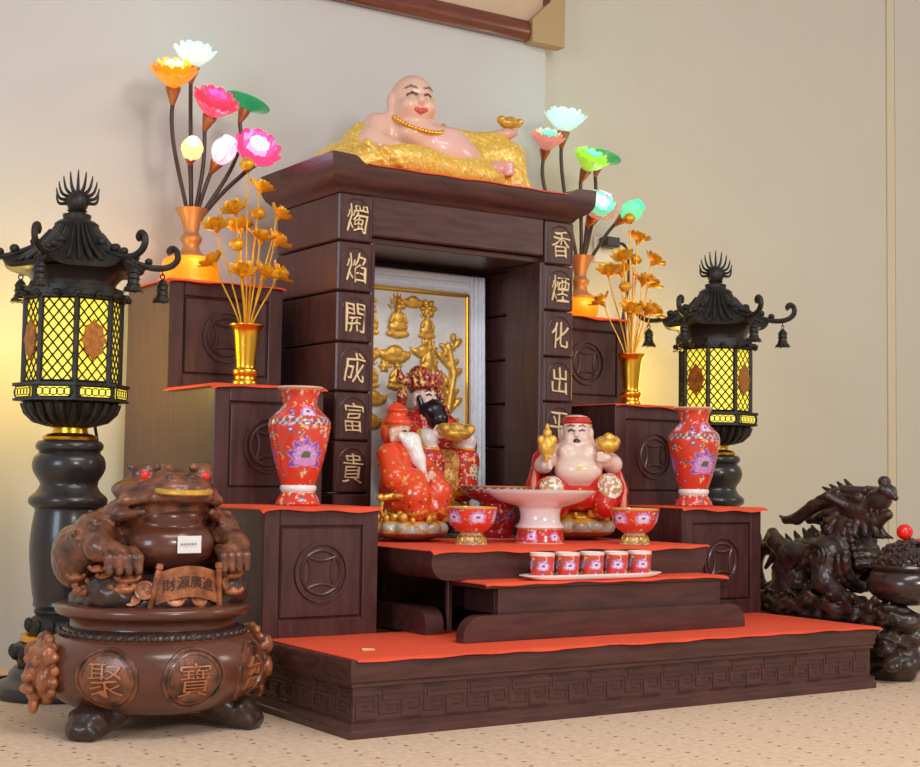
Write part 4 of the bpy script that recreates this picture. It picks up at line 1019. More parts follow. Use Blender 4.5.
Rb += [C_((-.25+.05*i, -.10-.012*(i % 2), .09-.012*i), (-.20+.06*i, -.125, .03), .012, .008, None, .01) for i in range(6)]
Rb += [C_((.25+.02*i, -.085, .14-.005*i), (.255+.028*i, -.115, .02), .010, .008, None, .008) for i in range(3)]
sculpt('robe', Rb, .0034, 'figrobe', bu, .014, YEL, flat=.0005, noise=lambda X, Y, Z: .0022*np.sin(X*120+3*np.sin(Z*70))*np.sin(Y*90)*np.sin(Z*130+X*40), paint=spots([srgb(246, 214, 110), srgb(226, 166, 60), srgb(252, 236, 170)], .22, .005))
nk = MB()
for i in range(26):
    a = PI*(i/25); nk.ell((-.045+.085*math.cos(a), -.045-.055*math.sin(a)-.012*math.sin(a), .192-.045*math.sin(a)), (.0068, .0068, .0068), 8, 6)
nk.build('bead_necklace', 'gold', bu)
ingot('gold_ingot', (.285, -.047, .232), .076, bu, 'goldpaint')

# ---- shared bits of the three seated figures
def rock_base(parent, rx, ry, h, seed, gl_h, n=44):
    R = random.Random(seed)
    P = [E_((0, 0, h*.42), (rx, ry, h*.42)), E_((0, 0, h*.75), (rx*.93, ry*.93, h*.35))]
    P += [E_((rx*.9*math.cos(a), ry*.9*math.sin(a), h*.55), (.022, .020, h*.3)) for a in [2*PI*i/12 for i in range(12)]]
    def pt(V, C, ids):
        C = C.copy(); t = V[:, 2]/h; C[t < .36] = srgb(150, 92, 62); C[(t >= .36) & (t < .80)] = srgb(186, 188, 176)
        w_ = np.abs(np.sin(np.arctan2(V[:, 1], V[:, 0])*7)*.18+.58-t) < .05; C[w_] = srgb(206, 150, 60); C[t >= .80] = GLD; return C
    sculpt('rock_base', P, .0026, 'fig', parent, .01, paint=pt)
    Q = []
    for i in range(n):
        a = R.uniform(0, 2*PI); q = R.uniform(.55, .97); Q.append(E_((rx*q*math.cos(a), ry*q*math.sin(a), h*.9+R.uniform(0, gl_h)*(1.3-q)), tuple(R.uniform(.007, .014) for _ in range(3))))
    sculpt('gold_treasure_heap', Q+[E_((0, 0, h*.9), (rx*.75, ry*.75, gl_h*.6))], .0024, 'goldpaint', parent, .003)
ROBEPAL = [srgb(236, 190, 80), srgb(120, 60, 120), srgb(240, 220, 200), srgb(244, 120, 60), srgb(160, 30, 30)]
def hand(c, d, s, col):
    c = np.array(c, float); d = np.array(d, float); d /= np.linalg.norm(d); u = np.array((0, 0, 1.0)); r = np.cross(d, u); r /= np.linalg.norm(r)+1e-9
    L = [E_(c, (s*.5, s*.5, s*.42), (0, 0, 0), col)]
    for i in range(4):
        b = c+u*s*(.3-.2*i)+d*s*.2; L += chain([b, b+d*s*.45+r*s*.1, b+d*s*.6+r*s*.35], [s*.14, s*.13, s*.11], col, s*.1)
    L += chain([c+u*s*.35, c+u*s*.65+d*s*.2, c+u*s*.7+d*s*.5], [s*.16, s*.14, s*.12], col, s*.1)
    return L
# ---- white-bearded earth god elder
td = thing('elder_deity_statue', 'seated white-bearded elder statue in red robe and red cap', 'statue', (.550, .672, .3742), math.radians(22), 'seated deity statues'); td.scale = (.95, .95, .985)
rock_base(td, .112, .092, .062, 3, .035)
sculpt('body', head_prims((0, .045, .292), .040, 0, SK, False, fine=.6, brow=srgb(200, 190, 186))+[C_((0, .04, .26), (0, .04, .24), .02, .025, SK)]+hand((.012, -.062, .178), (-.6, -.7, .0), .028, SK)+hand((-.035, -.06, .170), (.7, -.6, .0), .026, SK), .0017, 'fig', td, .005)
T_ = [E_((0, .0, .105), (.086, .070, .042)), E_((0, .03, .15), (.068, .058, .06)), C_((0, .035, .14), (0, .042, .235), .064, .046), E_((-.05, .04, .232), (.034, .034, .032)), E_((.05, .04, .232), (.034, .034, .032))]
for s_ in (-1, 1):
    T_ += chain([(s_*.062, .035, .228), (s_*.083, -.005, .172), (s_*.035, -.045, .165)], [.032, .036, .030], None, .012)
    T_ += chain([(s_*.04, .0, .12), (s_*.052, -.052, .128), (s_*.048, -.060, .090)], [.045, .042, .034], None, .015)
    T_ += [E_((s_*.06, -.04, .135), (.03, .026, .045), (.3, 0, 0))]
T_ += [C_((.0, -.05, .12), (.0, -.066, .085), .03, .026)]
def tpaint(V, C, ids):
    C = spots(ROBEPAL, .10, .007)(V, C, ids)
    C[(V[:, 2] > .150)] = np.where((hash3(V[V[:, 2] > .150], .008) > .93)[:, None], np.array(GLD), np.array(RRED))
    d = (V[:, 0]-.005)**2+(V[:, 2]-.100)**2; an = np.arctan2(V[:, 2]-.1, V[:, 0]-.005); m = (V[:, 1] < -.05) & (d < (.013*(.75+.25*np.cos(an*6)))**2); C[m] = WHT
    e = (np.abs(V[:, 2]-.078-.006*np.sin(V[:, 0]*90)) < .004) & (V[:, 1] < .03); C[e] = GLD
    return C
sculpt('robe', T_, .0022, 'fig', td, .010, RRED, paint=tpaint)
sculpt('cap', [E_((0, .05, .322), (.040, .041, .018)), C_((0, .052, .325), (0, .056, .352), .032, .026), E_((0, .05, .356), (.03, .03, .010)), E_((0, .075, .30), (.034, .026, .045))], .0018, 'fig', td, .006, RRED, paint=lambda V, C, i: np.where((np.abs(V[:, 2]-.312) < .003)[:, None], np.array(GLD), C))
sculpt('beard', [E_((0, .0, .272), (.033, .020, .024))]+chain([(0, -.004, .262), (.002, -.024, .222), (.006, -.050, .168)], [.026, .019, .004], None, .01)+[C_((-.03, .015, .285), (-.018, -.01, .255), .010, .012), C_((.03, .015, .285), (.018, -.01, .255), .010, .012), C_((-.006, -.012, .284), (-.02, -.012, .272), .006, .004), C_((.006, -.012, .284), (.02, -.012, .272), .006, .004)], .0017, 'fig', td, .006, WHT)
ru = MB(); ru.tube([tuple(p) for p in spline([(-.135, .0, .115), (-.11, -.02, .122), (-.08, -.05, .118)], 5)], .008, 8); ru.tube([(-.13, .0, .115), (-.135, .0, .085), (-.128, .0, .07)], .005, 6); ru.ell((-.138, .0, .118), (.014, .012, .010)); ru.ell((-.10, -.03, .122), (.02, .02, .008)); ru.build('gold_sceptre', 'goldpaint', td)
# ---- black-bearded wealth god
wg = thing('wealth_god_statue', 'seated black-bearded deity in ornate red robe clasping a large gold ingot', 'statue', (.778, .940, .3765), math.radians(8), 'seated deity statues')
rock_base(wg, .115, .092, .115, 5, .05, 60)
HS = head_prims((0, .028, .402), .046, math.radians(4), srgb(238, 200, 190), False, fine=.7)
HS += hand((.058, -.088, .292), (-.7, -.5, .1), .032, srgb(240, 214, 210))+hand((-.058, -.088, .292), (.7, -.5, .1), .032, srgb(240, 214, 210))+[C_((0, .03, .37), (0, .03, .34), .025, .03, SK)]
sculpt('body', HS, .0018, 'fig', wg, .005)
T_ = [E_((0, .0, .165), (.098, .080, .055)), C_((0, .03, .2), (0, .035, .325), .075, .055), E_((-.062, .032, .322), (.042, .04, .04)), E_((.062, .032, .322), (.042, .04, .04))]
for s_ in (-1, 1):
    T_ += chain([(s_*.075, .025, .318), (s_*.105, -.02, .262), (s_*.075, -.07, .275)], [.040, .044, .034], None, .014)
    T_ += chain([(s_*.05, .0, .205), (s_*.066, -.065, .212), (s_*.064, -.078, .14)], [.052, .050, .042], None, .016)
    T_ += [E_((s_*.11, -.02, .215), (.022, .03, .055), (.2, s_*.3, 0)), C_((s_*.09, .05, .37), (s_*.115, .03, .30), .018, .012)]
def wpaint(V, C, ids):
    C = spots(ROBEPAL+[srgb(110, 30, 40)], .26, .0075)(V, C, ids)
    x, y, z = V.T
    m = (np.abs(x) < .026) & (y < -.03) & (z < .25); C[m] = np.where((hash3(V[m], .006) > .6)[:, None], np.array(srgb(206, 140, 70)), np.array(srgb(236, 196, 120)))
    for s in (-1, 1):
        d = np.linalg.norm(V-np.array((s*.07, -.075, .277)), axis=1); C[d < .040] = srgb(232, 220, 222); C[(d > .036) & (d < .043)] = GLD
        d = np.hypot(x-s*.075, z-.185); mm = (y < -.08) & (d < .022); C[mm] = np.where((hash3(V[mm], .005) > .5)[:, None], np.array(srgb(236, 214, 190)), np.array(srgb(120, 96, 80)))
    C[(np.abs(z-.122) < .006)] = GLD
    m = (z > .33) & (np.abs(x) > .05); C[m] = np.where((hash3(V[m], .009) > .45)[:, None], np.array(srgb(150, 28, 30)), np.array(srgb(226, 60, 34))); return C
sculpt('robe', T_, .0023, 'fig', wg, .010, srgb(206, 40, 30), paint=wpaint)
hp = [E_((0, .035, .435), (.050, .052, .018)), C_((0, .045, .44), (0, .055, .468), .040, .032)]
for i in range(9):
    a = -PI*(i/8)+0; hp.append(C_((.046*math.cos(a), .035+.040*math.sin(a), .440), (.058*math.cos(a), .04+.048*math.sin(a), .470+.014*math.sin(-a)), .010, .004))
for s_ in (-1, 1): hp += chain([(s_*.045, .04, .44), (s_*.075, .05, .455), (s_*.082, .05, .485)], [.012, .013, .005], None, .004)+[E_((s_*.072, .045, .40), (.018, .012, .030))]
sculpt('winged_crown', hp, .0020, 'fig', wg, .004, srgb(150, 30, 30), paint=spots([GLD, srgb(220, 60, 40), srgb(240, 200, 120), srgb(90, 20, 24)], .5, .0075))
bd = [E_((0, -.012, .366), (.036, .022, .026))]+chain([(0, -.018, .358), (.0, -.036, .335), (.002, -.045, .306)], [.034, .028, .010], None, .01)+[C_((-.008, -.020, .390), (-.03, -.012, .374), .007, .006), C_((.008, -.020, .390), (.03, -.012, .374), .007, .006), C_((-.036, .01, .40), (-.03, -.004, .36), .008, .012), C_((.036, .01, .40), (.03, -.004, .36), .008, .012)]
sculpt('black_beard', bd, .0018, 'fig', wg, .006, BRD)
ingot('large_gold_ingot', (0, -.115, .293), .105, wg, 'goldpaint')
# ---- red-robed laughing Buddha
lbu = thing('laughing_buddha_statue', 'seated bare-bellied laughing Buddha with red cape and headband beside the white plate', 'statue', (1.080, .628, .3742), math.radians(-30), 'seated deity statues')
rock_base(lbu, .100, .085, .066, 8, .04)
PK = srgb(240, 206, 192)
Q = head_prims((0, .018, .302), .053, math.radians(-8), PK, False, fat=1.1, openm=True, fine=.55, brow=srgb(120, 90, 86))
Q += [E_((0, .01, .245), (.072, .05, .042), (0, 0, 0), PK, .015), E_((-.03, -.03, .25), (.030, .02, .022), (0, 0, 0), PK), E_((.03, -.03, .25), (.030, .02, .022), (0, 0, 0), PK), E_((0, -.025, .195), (.068, .058, .050), (0, 0, 0), srgb(242, 214, 196), .02), E_((0, .01, .15), (.07, .06, .05), (0, 0, 0), PK, .02)]
Q += chain([(-.07, .01, .245), (-.098, -.01, .21), (-.095, -.045, .205)], [.026, .024, .018], PK, .01)+hand((-.095, -.058, .208), (.4, -.7, .1), .034, PK)
Q += chain([(.07, .01, .245), (.10, -.01, .215), (.075, -.045, .225)], [.026, .026, .020], PK, .01)+hand((.072, -.058, .232), (-.4, -.7, .1), .034, PK)
sculpt('body', Q, .0019, 'fig', lbu, .006, paint=lambda V, C, i: np.where((((np.abs(V[:, 0]) < .014) & (np.abs(V[:, 2]-.205) < .010) & (V[:, 1] < -.06) & (hash3(V, .004) > .35))[:, None]), np.array(srgb(232, 196, 120)), C))
T_ = [E_((0, .0, .115), (.105, .075, .040)), E_((0, .01, .14), (.085, .066, .045))]
for s_ in (-1, 1):
    T_ += chain([(s_*.04, -.0, .13), (s_*.082, -.055, .145 if s_ > 0 else .135), (s_*.065, -.078, .095)], [.045, .042, .034], None, .014)
T_ += [E_((0, -.06, .120), (.05, .03, .034))]
def lpaint(V, C, ids):
    C = spots([GLD, srgb(160, 28, 28)], .05, .007)(V, C, ids)
    for s, z0 in ((-1, .14), (1, .15)):
        d = np.linalg.norm((V-np.array((s*.082, -.07, z0)))/np.array((1, 1.4, 1.1)), axis=1); m = d < .036; C[m] = np.where((hash3(V[m], .0065) > .6)[:, None], np.array(WHT), np.array(srgb(206, 150, 96)))
    return C
sculpt('trousers', T_, .0022, 'fig', lbu, .010, srgb(214, 34, 24), paint=lpaint)
cp = []
for s_ in (-1, 1): cp += chain([(s_*.05, .045, .265), (s_*.098, .035, .225), (s_*.122, .01, .15), (s_*.128, -.02, .09)], [.024, .026, .022, .016], None, .012)+chain([(s_*.112, .0, .20), (s_*.128, -.035, .14), (s_*.118, -.05, .085)], [.012, .012, .014], None, .01)
cp += [E_((0, .055, .2), (.095, .02, .075)), E_((0, .06, .11), (.11, .022, .06))]
sculpt('red_cape', cp, .0022, 'fig', lbu, .010, srgb(200, 32, 26), paint=lambda V, C, i: np.where(((np.abs(np.abs(V[:, 0])-.128) < .006) & (V[:, 1] < -.01))[:, None], np.array(srgb(244, 150, 130)), C))
sculpt('red_headband', [E_((0, .022, .336), (.0445, .046, .013)), E_((0, .030, .345), (.039, .040, .012)), E_((.04, .045, .315), (.010, .02, .024))], .0018, 'fig', lbu, .005, srgb(206, 40, 30), paint=lambda V, C, i: np.where((V[:, 2] > .350)[:, None], np.array(PK), np.where((np.abs(V[:, 2]-.327) < .003)[:, None], np.array(GLD), C)))
gd = [E_((-.095, -.065, .262), (.024, .018, .030)), E_((-.095, -.068, .298), (.013, .013, .016)), E_((-.113, -.065, .28), (.010, .010, .014)), E_((-.077, -.065, .28), (.010, .010, .014)), C_((-.095, -.065, .235), (-.095, -.062, .2), .010, .008), E_((-.095, -.066, .318), (.006, .006, .010))]
sculpt('gold_gourd_staff', gd, .0018, 'goldpaint', lbu, .004)
gd = [E_((.078, -.062, .268), (.032, .024, .022)), E_((.095, -.055, .278), (.020, .018, .018)), E_((.062, -.058, .280), (.018, .016, .014)), E_((.08, -.06, .29), (.016, .014, .014))]
sculpt('gold_treasure', gd, .0018, 'goldpaint', lbu, .004)

# ================================================================== money toad on its treasure pot
toad = thing('money_toad_pot', 'brown carved money toad crouching on a round treasure pot beside the altar', 'statue', (-.288, .368, .0005)); toad.scale = (1.03, 1.03, 1.01)
PPR = smoothprof([(.10, .040), (.155, .046), (.198, .070), (.224, .105), (.230, .140), (.222, .170), (.203, .192), (.186, .202)], 4)
MB().lathe(PPR+[(.176, .206), (.172, .215), (.172, .232), (.182, .238)], 72).build('treasure_pot', 'toad_s', toad, 60)
MB().lathe(smoothprof([(.180, .236), (.196, .240), (.203, .248), (.202, .258), (.192, .264), (.170, .266)], 3), 72).build('pot_rim', 'toad_s', toad, 60)
MB().lathe([(.186, .196), (.192, .200), (.189, .208), (.182, .214), (.174, .216)], 72, cap=False).build('collar_band', 'toad_d', toad)
sc = MB().ell((0, 0, 0), (.009, .006, .008), 8, 6).mesh('collar_scale', 'toad_d')
for k in range(52):
    a = 2*PI*k/52; link('collar_scale', sc, toad, X=Matrix.Rotation(a+PI/2, 4, 'Z') @ Matrix.Translation((0, -.191, .203)))
rz_ = np.array([[z, r] for r, z in PPR]); rz_ = rz_[rz_[:, 0].argsort()]
prad = lambda z: np.interp(z, rz_[:, 0], rz_[:, 1])
def on_pot(P, th0, z0, off):
    # wrap points (u, depth, v) of a flat motif onto the belly of the pot
    u, d, v = P[:, 0], P[:, 1], P[:, 2]; z = z0+v; r = prad(z)+off-d; a = th0+u/.226
    return np.stack([r*np.cos(a), r*np.sin(a), z], 1)
for ch, th0 in (('聚', -134.5), ('寶', -90.5), ('盆', -47)):
    th0 = math.radians(th0); n = 44; V = []; F = []
    rings = [(.066, .004), (.0645, -.005), (.0605, -.005), (.059, -.001), (.056, -.001), (.055, -.0035), (.051, -.0035), (.050, -.001), (.025, -.001), (.0001, -.001)]
    for r, d in rings:
        for i in range(n): a = 2*PI*i/n; V.append((r*math.cos(a), d, r*math.sin(a)*.98))
    for j in range(len(rings)-1):
        for i in range(n): F.append((j*n+i, j*n+(i+1) % n, (j+1)*n+(i+1) % n, (j+1)*n+i))
    md = MB().add(on_pot(np.array(V), th0, .125, .001).tolist(), F).build('medallion', 'toad', toad)
    link('raised_character', text_mesh(ch, .068, .005, 'inlay', -.010, lambda o: on_pot(o, th0, .124, .0035)), md)['label'] = 'copper character '+ch
for k, a in enumerate((-150, -38, 90)):
    a = math.radians(a); ca, sa = math.cos(a), math.sin(a); c = lambda r, t, z: (r*ca-t*sa, r*sa+t*ca, z)
    P = [E_(c(.15, 0, .05), (.05, .05, .035)), E_(c(.185, 0, .035), (.045, .045, .034)), E_(c(.205, 0, .022), (.036, .036, .022)), E_(c(.215, .024, .014), (.014, .014, .014)), E_(c(.22, 0, .014), (.014, .014, .014)), E_(c(.215, -.024, .014), (.014, .014, .014)), E_(c(.20, .03, .045), (.012, .012, .012)), E_(c(.20, -.03, .045), (.012, .012, .012))]
    P = [(q[0], q[1]*[1, 1, 1], q[2])+q[3:] for q in P]
    sculpt('pot_foot', P, .003, 'toad_d', toad, .01, flat=.0, noise=lambda X, Y, Z: .002*np.sin(X*160)*np.sin(Y*170)*np.sin(Z*150))
for s_ in (-1, 1):
    P = [E_((s_*.228, 0, .135), (.030, .055, .062)), E_((s_*.250, -.002, .130), (.020, .022, .026), (0, 0, 0)), E_((s_*.264, 0, .118), (.012, .019, .012), (0, 0, 0), None, .002), E_((s_*.262, 0, .095), (.016, .026, .011)), E_((s_*.250, 0, .082), (.014, .022, .012)), E_((s_*.25, 0, .06), (.010, .016, .018))]
    for q in (-1, 1): P += [E_((s_*.252, q*.026, .152), (.013, .013, .012)), C_((s_*.25, q*.012, .168), (s_*.243, q*.042, .172), .009, .007), E_((s_*.24, q*.05, .165), (.016, .014, .022)), E_((s_*.245, q*.042, .115), (.014, .016, .026))]
    P += [E_((s_*.228, .058*math.cos(a), .135+.064*math.sin(a)), (.011, .012, .012), (0, 0, 0), None, .003) for a in [2*PI*i/16 for i in range(16)]]
    sculpt('lion_mask_handle', P, .0028, 'toad_hi', toad, .005)
# mound, toad body
nz = lambda X, Y, Z: .0035*np.sin(X*130+1)*np.sin(Y*120)*np.sin(Z*140)
sculpt('rocky_mound', [E_((0, .0, .27), (.176, .165, .055)), E_((0, .03, .30), (.13, .12, .05)), E_((-.12, -.07, .29), (.055, .07, .045)), E_((.12, -.07, .29), (.055, .07, .045)), E_((0, -.09, .29), (.10, .07, .045))], .0042, 'toad_d', toad, .02, noise=nz)
TB = [E_((0, .045, .375), (.125, .115, .10)), E_((0, -.03, .46), (.10, .09, .055), (0, 0, 0), None, .04), E_((0, -.045, .502), (.112, .100, .034), (.08, 0, 0), None, .02), E_((0, -.10, .512), (.070, .055, .026), (.1, 0, 0), None, .02), E_((0, -.03, .537), (.042, .05, .022), (0, 0, 0), None, .015), E_((0, .10, .42), (.10, .08, .07))]
mouth = [(-.112, -.02, .462), (-.10, -.085, .482), (-.055, -.135, .490), (0, -.152, .492), (.055, -.135, .490), (.10, -.085, .482), (.112, -.02, .462)]
TB += chain(mouth, [.010, .011, .011, .011, .011, .011, .010], None, .008)
TB += chain([(-.118, -.0, .450), (-.104, -.07, .452), (-.075, -.115, .458)], [.014, .013, .008], None, .008)+chain([(.118, -.0, .450), (.104, -.07, .452), (.075, -.115, .458)], [.014, .013, .008], None, .008)
for s_ in (-1, 1):
    TB += [E_((s_*.064, -.078, .536), (.026, .024, .023), (0, 0, 0), None, .006), E_((s_*.02, -.13, .532), (.014, .014, .010), (0, 0, 0), None, .006), C_((s_*.04, -.095, .553), (s_*.088, -.07, .553), .009, .008, None, .006)]
    TB += [E_((s_*.138, -.01, .405), (.046, .055, .052), (0, 0, 0), None, .015), E_((s_*.15, .06, .36), (.05, .07, .07), (0, 0, 0), None, .02)]
    TB += chain([(s_*.14, -.03, .405), (s_*.150, -.075, .385), (s_*.122, -.112, .372)], [.036, .028, .022], None, .012)
    for q in range(4):
        TB += chain([(s_*(.094+.017*q), -.116+.004*q, .380), (s_*(.092+.019*q), -.142+.004*q, .366), (s_*(.092+.019*q), -.147+.004*q, .338)], [.011, .0105, .008], None, .004)
    R = random.Random(11+s_)
    for q in range(16):
        a, b = R.uniform(0, 6.28), R.uniform(-.4, 1.2); TB.append(E_((s_*.138+.046*math.cos(a)*math.cos(b), -.01+.055*math.sin(a)*math.cos(b), .405+.052*math.sin(b)), (.009, .009, .008), (0, 0, 0), None, .003))
R = random.Random(5)
for q in range(34):
    a, b = R.uniform(0, PI), R.uniform(-.2, 1.3); TB.append(E_((.125*math.cos(a)*math.cos(b), .045+.115*math.sin(a)*math.cos(b), .375+.10*math.sin(b)), (.011, .011, .009), (0, 0, 0), None, .004))
sculpt('toad_body', TB, .0030, 'toad', toad, .012, noise=lambda X, Y, Z: np.where(Y > -.06, .0012*np.sin(X*210)*np.sin(Y*220)*np.sin(Z*200), 0))
sculpt('smooth_belly', [E_((.005, -.070, .388), (.092, .070, .058)), E_((.005, -.055, .415), (.082, .062, .042)), E_((.004, -.062, .455), (.075, .065, .035), (.2, 0, 0))], .0034, 'toad_s', toad, .010)
for s_ in (-1, 1): MB().ell((s_*.066, -.097, .535), (.0105, .008, .0105), 12, 8).build('red_eye', 'red_gem', toad)
X = Matrix.Translation((.0, -.140, .497)) @ Matrix.Rotation(math.radians(4), 4, 'X')
MB().lathe([(.018, .007), (.020, .010), (.050, .010), (.057, .012), (.060, .009), (.060, .003), (.056, .0), (.018, .0), (.018, .007)], 40, X, cap=False).build('gold_coin', 'goldpaint', toad)
# label stuck on the belly
lm = MB(); nn = 8; V = []
for j in range(5):
    for i in range(nn+1):
        u = -.026+.052*i/nn; v = -.018+.036*j/4; V.append((.016+u, -.1395+.055*(u+.012)**2*8+.0-0.10*v*v*3, .392+v))
F = [(j*(nn+1)+i, j*(nn+1)+i+1, (j+1)*(nn+1)+i+1, (j+1)*(nn+1)+i) for j in range(4) for i in range(nn)]
lab = lm.add([(x, y-.004, z) for x, y, z in V], F).build('price_label', 'paper', toad)
[MB().box(-.004+.006*i, -.0005+.006*i, -.1474, -.1468, .3915, .3945).build('printed_mark', 'ink', lab) for i in range(6)]
# scroll
V = []; F = []; n = 14
for i in range(n+1):
    u = i/n*2-1
    for d, z in ((-.003, -.034), (-.003, .030), (.003, .030), (.003, -.034)): V.append((.005+u*.066, -.158-.016*math.cos(u*1.5)+d, .302+z+.018*math.cos(u*1.4)))
for i in range(n):
    for k in range(4): F.append((i*4+k, i*4+(k+1) % 4, (i+1)*4+(k+1) % 4, (i+1)*4+k))
F += [(0, 1, 2, 3), (n*4+3, n*4+2, n*4+1, n*4)]
scr = MB().add(V, F).build('scroll', 'toad_hi', toad)
for s_ in (-1, 1):
    MB().lathe([(.0001, -.058), (.007, -.056), (.008, -.048), (.0055, -.044), (.0065, -.04), (.0065, .04), (.0055, .044), (.008, .048), (.007, .056), (.0001, .058)], 12, Matrix.Translation((.005+s_*.070, -.162, .300)) @ Matrix.Rotation(math.radians(-s_*7), 4, 'Y') @ Matrix.Rotation(math.radians(12), 4, 'X')).build('scroll_roller', 'toad_hi', scr)
def bendscroll(o):
    p = o.copy(); u = o[:, 0]/.066; p[:, 1] = o[:, 1]-.158-.016*np.cos(u*1.5)-.003; p[:, 2] = o[:, 2]+.300+.018*np.cos(u*1.4); p[:, 0] = o[:, 0]+.005; return p
link('scroll_lettering', text_mesh('財源廣進', .026, .004, 'toad_d', .0, bendscroll), scr)['label'] = 'dark lettering 財源廣進'
# coins and ingots heaped on the rim
R = random.Random(21)
cm = MB().lathe([(.004, -.003), (.006, -.004), (.018, -.004), (.020, -.002), (.020, .003), (.016, .004), (.015, .002), (.006, .002), (.004, .003)], 18).mesh('heap_coin', 'toad_hi')
spots_ = [(-.022, -.165, .283), (.03, -.163, .283), (-.10, -.135, .286), (.125, -.11, .288), (-.135, -.105, .292), (-.08, -.15, .300), (.105, -.135, .302)]
for x, y, z in spots_: link('heap_coin', cm, toad, X=Matrix.Translation((x, y, z)) @ Matrix.Rotation(math.atan2(y, x)+PI/2, 4, 'Z') @ Matrix.Rotation(R.uniform(.9, 1.3), 4, 'X'))
im = None
for k, (x, y, z, L) in enumerate(((-.105, -.12, .318, .048), (-.15, -.07, .310, .042), (.125, -.115, .322, .044), (-.125, -.105, .296, .040), (.14, -.08, .300, .04), (-.165, -.02, .300, .04), (-.06, -.145, .290, .036), (.16, -.02, .30, .04), (-.145, -.095, .325, .03), (-.17, -.06, .292, .05), (-.12, -.13, .300, .05), (-.155, -.085, .34, .034), (.15, -.06, .325, .04), (.115, -.14, .290, .042), (-.18, -.03, .32, .036))):
    ingot('heap_ingot', (x, y, z), L, toad, 'toad_hi', R.uniform(-.4, .2), R.uniform(-.6, .6), .0024)

# ================================================================== dragon beside the platform
dr = thing('dragon_statue', 'glossy dark dragon statue with treasure bowl and red balls beside the platform', 'statue', (1.785, .285, .0))
wv = lambda a: (lambda X, Y, Z: a*np.sin(X*95+2*np.sin(Z*60))*np.sin(Y*80+Z*40)*np.sin(Z*100))
sculpt('rock_stand', [E_((0, -.19, .055), (.075, .085, .07)), E_((.0, -.15, .12), (.10, .13, .055)), E_((0, .08, .075), (.10, .18, .09)), E_((0, -.02, .165), (.115, .25, .045)), E_((-.05, -.22, .185), (.06, .06, .035)), E_((0, .2, .16), (.09, .10, .05)), E_((-.06, -.1, .2), (.05, .06, .03)), E_((-.07, .06, .2), (.05, .06, .035)), E_((.0, .24, .10), (.06, .05, .06)), E_((-.03, -.27, .17), (.05, .04, .03)),
    E_((0, -.10, .04), (.10, .09, .05))]+chain([(-.11, .2, .20), (-.125, .1, .185), (-.115, 0, .21), (-.125, -.1, .185), (-.11, -.2, .19)], [.02, .022, .018, .022, .016])+[q for i in range(26) for q in chain([(-.10-.015*(i % 3), .24-.02*i, .17+.03*(i % 2)), (-.122-.006*(i % 2), .225-.02*i, .195+.012*(i % 4)), (-.112, .205-.02*i, .222-.008*(i % 3))], [.012, .010, .004], None, .003)]+[E_((-.085+.012*((i*7) % 3), -.26+.03*i, .06+.035*((i*5) % 4)), (.026, .026, .028)) for i in range(9)], .0036, 'dragon', dr, .012, flat=.0008, noise=wv(.007))
DB = chain([(0, .175, .285), (0, .13, .305), (0, .04, .32), (0, -.03, .345), (0, -.045, .405), (0, -.045, .455)], [.055, .070, .066, .070, .050, .044], None, .03)
for s_ in (-1, 1):
    DB += [E_((s_*.068, .125, .275), (.045, .068, .072), (.3, 0, 0), None, .015), E_((s_*.075, -.015, .335), (.040, .058, .060), (0, 0, 0), None, .012)]
    DB += chain([(s_*.08, .13, .24), (s_*.09, .17, .215), (s_*.09, .10, .205)], [.036, .028, .028], None, .012)
    DB += chain([(s_*.085, -.02, .31), (s_*.10, -.03, .265), (s_*.10, -.075, .235)], [.040, .032, .028], None, .012)+[E_((s_*.10, -.10, .225), (.034, .036, .022), (0, 0, 0), None, .01)]
    for q in range(4): DB += [C_((s_*(.078+.015*q), -.12, .225), (s_*(.078+.015*q), -.142, .212), .011, .007, None, .004)]
    # spiral on the shoulder
    sp_ = [(s_*(.117-.002*i/6), -.015+.040*(1-i/22)*math.cos(i*.6), .335+.040*(1-i/22)*math.sin(i*.6)) for i in range(20)]
    DB += chain(sp_, [.008]*20, None, .002)
    # wing-like cloud scroll over the flank
    DB += chain([(s_*.085, .05, .335), (s_*.10, .12, .345), (s_*.095, .165, .368), (s_*.085, .185, .392)], [.03, .030, .026, .018], None, .01)
    for q in range(5): DB += chain([(s_*.105, .04+.03*q, .315+.004*q), (s_*.108, .07+.03*q, .29)], [.012, .006], None, .004)
    # side flames at the elbows and hind legs
    for q in range(6): DB += [C_((s_*.09, .02+.03*q, .245), (s_*.105, .05+.03*q, .225+.012*(q % 2)), .014, .005, None, .005)]
# chest plates
for i in range(6): DB += [C_((-.045, -.105+.006*i, .315+.022*i), (.045, -.105+.006*i, .315+.022*i), .012, .012, None, .004)]
for yc, zc, ry, rz2 in ((-.075, .325, .075, .085), (-.100, .335, .062, .075)):
    DB += chain([(.088*math.cos(a), yc, zc+.082*math.sin(a)) for a in [PI*(.95+1.1*i/12) for i in range(13)]], [.013]*13, None, .004)
